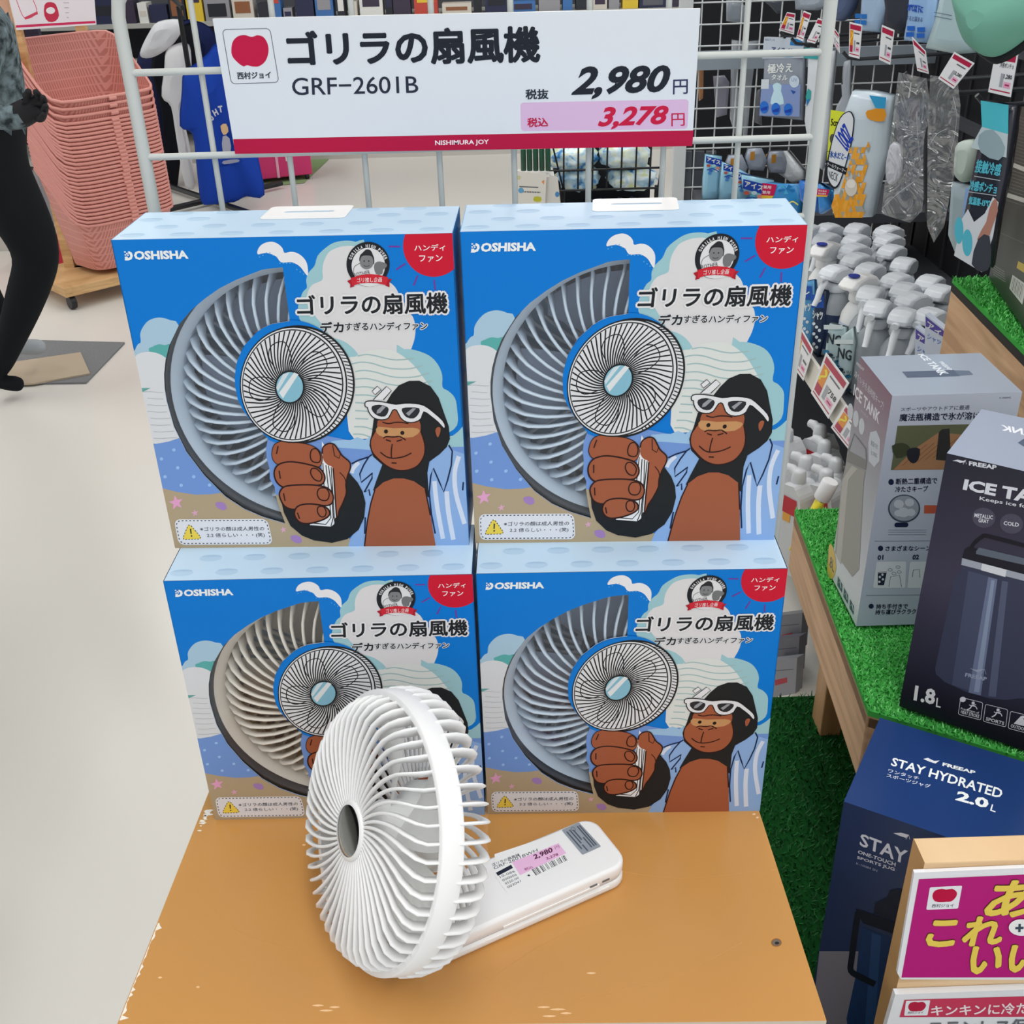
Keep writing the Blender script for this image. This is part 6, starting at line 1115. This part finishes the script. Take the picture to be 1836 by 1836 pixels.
# ---- clothes
def garment(pts, Y, th, m, lab, art=None, folds=6, name='tshirt'):
    P = [(q.x, q.y) for q in spline(pts, 3)]; Pn = Plane((0, Y, T), (1, 0, 0), (0, 0, 1)); L_ = [Pn.px(*p) for p in P]; cx = sum(p[0] for p in L_)/len(L_); cy = sum(p[1] for p in L_)/len(L_); g = G(); n = len(L_); vs = []
    for s_ in (0, 1):
        for q in ((1, .94, .8, .5) if s_ else (.5, .8, .94, 1)):
            for p in L_:
                a = cx+(p[0]-cx)*q; b = cy+(p[1]-cy)*q; hgt = th*(1-q**6)*.5*(1 if s_ else -1)+.012*math.sin(a*folds*9+b*3)*(1-q*.3); vs.append(Pn.w(a, b, hgt))
    g.add(vs, [(i*n+j, i*n+(j+1) % n, (i+1)*n+(j+1) % n, (i+1)*n+j) for i in range(7) for j in range(n)], m, True); g.add(vs[:n], [tuple(range(n))], m, True); g.add(vs[-n:], [tuple(range(n))], m, True)
    if art: s = Art(g, Pn.px, lambda a, b, h: Pn.w(a, b, h+th*.5+.016)); s.st = 4e-4; art(s)
    return g.build(name, label=lab, cat='clothing', group='shirts on the clothes rail')
def art_bl(s):
    for i, (ch, x, y, r) in enumerate((('O', 383, 208, -.9), ('H', 391, 198, -.5), ('T', 400, 192, -.2))): c, q = math.cos(r), math.sin(r); s.text(ch, [(x+a*c-b*q, y+a*q+b*c) for a, b in ((-4, -6), (4, -6), (4, 6), (-4, 6))], '#b9bcc6', 2, .05)
    s.fill([(400, 222), (410, 218), (414, 232), (405, 238)], '#c9ab84', 2, 2); s.fill([(404, 240), (416, 244), (418, 270), (404, 268)], '#9b9fb0', 2, 2); s.fill([(405, 284), (430, 281), (432, 286), (406, 290)], '#8a90a8', 2, 2)
garment([(330, 130), (352, 112), (372, 96), (385, 78), (415, 78), (440, 100), (468, 140), (474, 220), (458, 232), (462, 280), (474, 350), (442, 352), (420, 362), (380, 366), (360, 362), (352, 300), (345, 240), (322, 226), (326, 160)], 5.2, .09, mat('#1c3fa0', .8, .1), 'royal blue printed T-shirt hanging behind the rack, nearest the price board', art_bl)
garment([(298, 92), (318, 78), (340, 80), (344, 120), (340, 160), (326, 190), (334, 260), (350, 330), (332, 334), (316, 250), (306, 192), (290, 172), (294, 120)], 5.45, .08, mat('#cfd1d4', .8, .1), 'long white shirt hanging beside the royal blue T-shirt')
garment([(268, 56), (285, 38), (322, 34), (330, 48), (318, 70), (298, 90), (270, 104), (252, 100), (256, 80)], 5.7, .08, mat('#cfd2d6', .8, .1), 'short white shirt, highest on the clothes rail')
garment([(285, 75), (312, 60), (340, 40), (352, 60), (352, 140), (330, 200), (318, 340), (300, 330), (290, 200), (272, 120)], 5.85, .12, mat('#15171d', .85, .1), 'black shirt hanging between the white shirts')
garment([(250, 90), (270, 92), (290, 130), (300, 200), (308, 360), (285, 350), (262, 250), (246, 150)], 5.95, .12, mat('#262b4a', .85, .1), 'dark navy shirt at the far end of the clothes rail')
garment([(318, 45), (350, 36), (386, 60), (388, 110), (372, 140), (340, 150), (320, 110)], 6.1, .12, mat('#1a2248', .85, .1), 'navy shirt hanging above the royal blue T-shirt')
cr = empty('clothes_rack', (-1.6, 5.5, 0), label='black clothes rack stand with splayed feet beneath the hanging shirts', cat='clothes rack'); co = V((-1.6, 5.5, 0)); bm = mat('#17181b', .4)
Pp = onz(438, 366, .03)
for k, (a, b) in enumerate((((-1.95, 5.75, .03), (-1.3, 5.0, .03)), ((-1.95, 5.0, .03), (-1.28, 5.72, .03)))): g = G(); g.tube([V(a)-co, V(b)-co], .016, bm); g.build('foot', cr)
g = G(); g.tube([V((-1.62, 5.38, .03))-co, V((-1.62, 5.38, 1.0))-co], .014, bm); g.build('pole', cr)
g = G(); g.tube([V((-1.5, 5.0, 1.02))-co, V((-1.9, 6.2, 1.02))-co], .012, bm); g.build('hanging_rail', cr)
# ---- pink bin and green mat
q = onz(520, 326, 0); g = G(); g.add([onz(x, y, .003) for x, y in [(470, 335), (545, 328), (600, 275), (470, 270)]], [(0, 1, 2, 3)], mat('#7f9a6a', .9)); g.add([onz(x, y, 0) for x, y in [(470, 335), (545, 328), (600, 275), (470, 270)]], [(3, 2, 1, 0)], mat('#7f9a6a', .9)); g.build('green_mat', label='green mat on the floor under the pink bin', cat='mat')
pb_ = empty('pink_bin', q, label='pink display bin on castors on the green mat in the aisle', cat='bin'); u = .35
def bf(a, b, h): return V((math.cos(u)*a-math.sin(u)*b, math.sin(u)*a+math.cos(u)*b, h))
g = G(); g.box((-.22, 0, .03), (.14, .34, .5), mat('#c23068', .45), bf); g.build('bin_body', pb_, bevel=.006)
g = G(); g.box((-.07, -.003, .03), (-.055, 0, .5), mat('#d8a0b4', .5), bf); g.box((-.01, -.003, .12), (.03, 0, .3), mat('#d8c0c8', .5), bf); g.build('label_strip', pb_)
for a in (-.19, .11): g = G(); g.tube([bf(a-.01, .02, .018), bf(a+.01, .02, .018)], .017, bm, 10); g.build('caster', pb_)
# ---- floor mat, board
def slab(pts, z, th, m, name, lab, cat):
    P = [onz(x, y, z) for x, y in pts]; g = G(); g.prism([(p.x, p.y) for p in P], z, z+th, m, lambda a, b, h: V((a, b, h))); return g.build(name, label=lab, cat=cat)
slab([(-160, 612), (60, 612), (224, 616), (155, 688), (40, 690), (-200, 700)], .001, .006, mat('#77787a', .95, .1, noise=.2, bscale=150), 'floor_mat', 'flat grey textile floor mat under the walking person', 'mat')
slab([(-120, 662), (0, 655), (145, 634), (162, 672), (60, 690), (-120, 700)], .0075, .006, mat('#ab9c88', .8), 'cardboard_sheet', 'beige cardboard sheet lying on the grey floor mat', 'cardboard')
# ---- person walking
def figure():
    Y = 2.75; J = {}
    def p(n, x, y, r, dy=0): v = ony(x, y, Y+dy); J[n] = (v, r)
    p('pelvis', -22, 262, .115); p('waist', -30, 190, .115); p('chest', -36, 90, .135); p('neck', -34, -20, .055); p('head', -26, -75, .085); p('crown', -24, -120, .075)
    p('sho', -30, 45, .075, -.17); p('elb', -42, 205, .048, -.2); p('wri', 26, 212, .036, -.22); p('palm', 52, 198, .034, -.22)
    p('sho2', -40, 45, .07, .17); p('elb2', -60, 200, .048, .2); p('wri2', -20, 240, .034, .2); p('palm2', 5, 238, .03, .2)
    p('hip', -2, 290, .1, -.08); p('mid', 30, 380, .102, -.09); p('knee', 72, 455, .076, -.09); p('calf', 40, 552, .062, -.08); p('ank', 2, 655, .038, -.07); p('heel', -6, 684, .034, -.07); p('toe', 44, 690, .026, -.07)
    p('hip2', -32, 290, .095, .08); p('knee2', -45, 430, .066, .1); p('calf2', -40, 500, .055, .1); p('ank2', 18, 600, .036, .12); p('heel2', 22, 622, .034, .12); p('toe2', 84, 622, .028, .12)
    for n, (x, y, z_) in {'f1a': (70, 172, 0), 'f2a': (80, 185, 0), 'f3a': (80, 200, 0), 'f4a': (74, 214, 0), 'tha': (48, 172, 0)}.items(): p(n, x, y, .0115, -.24)
    for n, (x, y) in {'f1b': (62, 163), 'f2b': (76, 172), 'f3b': (82, 188), 'f4b': (80, 203), 'thb': (52, 162)}.items(): p(n, x, y, .009, -.27)
    E_ = [('pelvis', 'waist'), ('waist', 'chest'), ('chest', 'neck'), ('neck', 'head'), ('head', 'crown'), ('chest', 'sho'), ('sho', 'elb'), ('elb', 'wri'), ('wri', 'palm'), ('chest', 'sho2'), ('sho2', 'elb2'), ('elb2', 'wri2'), ('wri2', 'palm2'),
          ('pelvis', 'hip'), ('hip', 'mid'), ('mid', 'knee'), ('knee', 'calf'), ('calf', 'ank'), ('ank', 'heel'), ('heel', 'toe'), ('pelvis', 'hip2'), ('hip2', 'knee2'), ('knee2', 'calf2'), ('calf2', 'ank2'), ('ank2', 'heel2'), ('heel2', 'toe2')]
    for f_ in ('f1', 'f2', 'f3', 'f4', 'th'): E_ += [('palm', f_+'a'), (f_+'a', f_+'b')]
    for n in ('toe', 'heel'): J[n][0].z = max(J[n][0].z, .03)
    names = list(J); me = bpy.data.meshes.new('person'); me.from_pydata([J[n][0] for n in names], [(names.index(a), names.index(b)) for a, b in E_], [])
    o = bpy.data.objects.new('person', me); COL.objects.link(o); sk = o.modifiers.new('skin', 'SKIN'); me.skin_vertices.new() if not me.skin_vertices else None
    for i, n in enumerate(names): d = me.skin_vertices[0].data[i]; d.radius = (J[n][1], J[n][1]); d.use_root = (n == 'pelvis')
    sb_ = o.modifiers.new('smooth', 'SUBSURF'); sb_.levels = 2; sb_.render_levels = 2
    dg = bpy.context.evaluated_depsgraph_get(); dg.update(); nm = bpy.data.meshes.new_from_object(o.evaluated_get(dg)); bpy.data.objects.remove(o)
    ms = [mat('#59656a', .9, .1, noise=.75, bscale=34), mat('#15171b', .85, .15), mat('#1a1a1e', .8), mat('#b98c74', .6), mat('#9aa0a6', .6)]
    nm.materials.clear(); [nm.materials.append(m) for m in ms]
    reg = {}
    for n in names: reg[n] = 0 if n in ('waist', 'chest', 'sho', 'elb', 'wri', 'sho2', 'elb2', 'wri2') else 2 if n[:4] == 'palm' or n[:2] in ('f1', 'f2', 'f3', 'f4', 'th') else 3 if n in ('neck', 'head', 'crown') else 4 if n in ('heel2', 'toe2') else 1
    for p_ in nm.polygons:
        c = p_.center; best = min(E_, key=lambda e: (lambda a, b: ((a+(b-a)*max(0, min(1, (c-a).dot(b-a)/((b-a).length_squared or 1))))-c).length)(J[e[0]][0], J[e[1]][0])); a, b = J[best[0]][0], J[best[1]][0]
        t = (c-a).dot(b-a)/((b-a).length_squared or 1); p_.material_index = reg[best[0] if t < .5 else best[1]]; p_.use_smooth = True
    o = bpy.data.objects.new('person', nm); COL.objects.link(o); tag(o, 'person walking in grey mottled top, black leggings and black gloves, one arm forward', 'person')
    h = J['head'][0]; g = G(); c = V((0, 0, .03)); 
    g.lathe([(.0, .13), (.06, .115), (.095, .06), (.102, .0), (.092, -.06), (.07, -.09)], mat('#1c1816', .7), lambda a, b, z: V((a-.025, b, z+.02)), cap=False, seg=20); hr = g.build('hair', None); hr.parent = o; hr.location = h
    return o
figure()
# ---- wire cart with blue bags, bottle crate, tented card
Yc = 3.2; ct = empty('wire_cart', ony(1080, 330, Yc), label='black wire display cart filled with crumpled blue and white bags', cat='cart'); o_ = ct.location.copy(); ct.location.z = 0; o_.z = 0
x0, x1 = ony(985, 330, Yc).x, ony(1190, 330, Yc).x; zt_, zm, zb = T+.03, ony(1100, 338, Yc).z, ony(1100, 372, Yc).z-.1; wb = mat('#14161b', .4)
g = G()
for k in range(9):
    x = x0+(x1-x0)*k/8
    g.tube([V((x+(.05 if k == 0 else -.02 if k == 8 else 0), Yc, zm))-o_, V((x, Yc-.02, zt_))-o_], .0035, wb, 6)
for z in (zm, zm+.07, zt_): g.tube([V((x0, Yc-.01, z))-o_, V((x1, Yc-.01, z))-o_], .004, wb, 6)
g.build('wire_basket', ct)
g = G(); g.box((x0+.03, Yc+.36, .1), (x1, Yc+.4, zt_+.02), wb, lambda a, b, h: V((a, b, h))-o_); g.build('back_frame', ct)
g = G(); g.box((x0+.03, Yc+.02, zb), (x1, Yc+.36, zb+.02), wb, lambda a, b, h: V((a, b, h))-o_); g.build('lower_tray', ct)
for x in (x0+.05, x1-.02):
    for y in (Yc+.03, Yc+.37): g = G(); g.tube([V((x, y, .02))-o_, V((x, y, zm))-o_], .009, wb, 6); g.build('leg', ct)
bgm = bpy.data.materials.new('printed_bag'); bgm.use_nodes = True; nt = bgm.node_tree; n = nt.nodes.new('ShaderNodeTexNoise'); n.inputs['Scale'].default_value = 16; n.inputs['Distortion'].default_value = 1; r = nt.nodes.new('ShaderNodeValToRGB'); tc = nt.nodes.new('ShaderNodeTexCoord')
r.color_ramp.elements[0].position = .36; r.color_ramp.elements[0].color = rgb('#2478b8'); r.color_ramp.elements[1].position = .46; r.color_ramp.elements[1].color = rgb('#a9cbdc'); e = r.color_ramp.elements.new(.56); e.color = rgb('#d6e2e6'); e = r.color_ramp.elements.new(.66); e.color = rgb('#c9d6a4')
nt.links.new(tc.outputs['Object'], n.inputs['Vector']); nt.links.new(n.outputs['Fac'], r.inputs[0]); nt.links.new(r.outputs[0], nt.nodes['Principled BSDF'].inputs['Base Color']); nt.nodes['Principled BSDF'].inputs['Roughness'].default_value = .3
def blob(cx, cy, cz, rx_, ry_, rz_, m, seed):
    q = random.Random(seed); ph = [q.uniform(0, 6) for _ in range(6)]; g = G(); nu, nv = 20, 12; vs = []
    for i in range(nv+1):
        a = math.pi*i/nv
        for j in range(nu):
            t = 2*math.pi*j/nu; k = 1+.07*math.sin(5*t+ph[0]+3*a)+.06*math.sin(7*a+ph[1]+2*t)+.05*math.sin(9*t-4*a+ph[2]); sx = abs(math.sin(a))**.6
            vs.append((cx+rx_*sx*math.copysign(abs(math.cos(t))**.7, math.cos(t))*k, cy+ry_*sx*math.copysign(abs(math.sin(t))**.7, math.sin(t))*k, cz+rz_*math.cos(a)*k))
    g.add(vs, [(i*nu+j, (i+1)*nu+j, (i+1)*nu+(j+1) % nu, i*nu+(j+1) % nu) for i in range(nv) for j in range(nu)], m, True); return g
nB = 0
for (a, b, c, d), l in (((1000, 300, 1075, 338), 'lower one beside the tented card'), ((1090, 300, 1178, 338), 'lower one beside the white upright'), ((985, 262, 1070, 302), 'upper one beside the tented card'), ((1075, 255, 1165, 300), 'upper one beside the white upright')):
    p, q = ony(a, d, Yc+.1), ony(c, b, Yc+.1); blob((p.x+q.x)/2, Yc+.12, (p.z+q.z)/2, abs(q.x-p.x)/2, .1, abs(q.z-p.z)/2+.005, bgm, 3+nB).build('soft_bag', label='blue and white crumpled bag in the wire cart, ' + l, cat='bag', group='blue bags in the wire cart'); nB += 1
for i, (a, c) in enumerate(((1050, 1100), (1105, 1160))): p, q = ony(a, 366, Yc+.1), ony(c, 346, Yc+.1); blob((p.x+q.x)/2, Yc+.15, zb+.02+.035, abs(q.x-p.x)/2, .09, .033, mat('#4a5870', .3), 20+i).build('soft_bag', label='dull grey-blue bag on the lower tray of the cart, %s' % ['left of the two', 'right of the two'][i], cat='bag', group='grey bags on the lower tray')
def art_tc(s):
    for y, w in ((334, 34), (343, 38)): s.dash([(931, y), (931+w, y+1.5), (931+w, y+1.6), (931, y+.1)], 2.2, '#6a6c72', 1, 3, 1.5)
    s.ell(934, 341, 5, 5, '#5f9cc4', 2, 12); s.fill([(958, 352), (970, 353), (969, 361), (957, 360)], '#b9b83c', 2, 2); s.ell(930, 318, 4, 4, '#c6c49c', 2, 10); s.fill([(971, 325), (976, 322), (975, 331)], '#d88a50', 2)
px_panel([(927, 306), (980, 312), (977, 372), (924, 368)], Yc-.12, .004, mat('#d6d3cc', .5), 'tented_card', 'white information card with small drawings standing by the wire cart', 'card', art_tc)
px_panel([(985, 312), (1000, 318), (1006, 375), (980, 375)], Yc-.10, .004, mat('#d0cec9', .5), 'tented_card', 'narrow white card turned sideways between the big card and the cart', 'card', lambda s: s.ell(999, 348, 4, 5, '#4f86b8', 1, 12))
for k in range(5):
    a = 934+k*11; p = ony(a, 307, Yc-.05); q = ony(a+9, 262, Yc-.05); g = G(); w = (q.x-p.x)/2; g.lathe([(0, 0), (w, .002), (w, .07), (w*.6, .095), (w*.4, .1), (w*.4, .12), (0, .121)], mat('#24503c', .25), lambda x, y, z: V((x, y, z)), seg=14); o = g.build('green_bottle', label=['dark green bottle behind the white card, outermost', 'dark green bottle, second from the outer end behind the card', 'dark green bottle, middle of five behind the card', 'dark green bottle, fourth behind the white card', 'dark green bottle nearest the wire cart'][k], cat='bottle', group='green bottles behind the card'); o.location = ((p.x+q.x)/2, Yc-.05, p.z)
p, q = ony(928, 307, Yc), ony(992, 307, Yc); g = G(); g.box((p.x, Yc-.1, 0), (q.x, Yc+.04, p.z-.001), mat('#c9c8c4', .5)); g.build('side_table', label='pale pedestal table edge holding the green bottles beside the cart', cat='table')
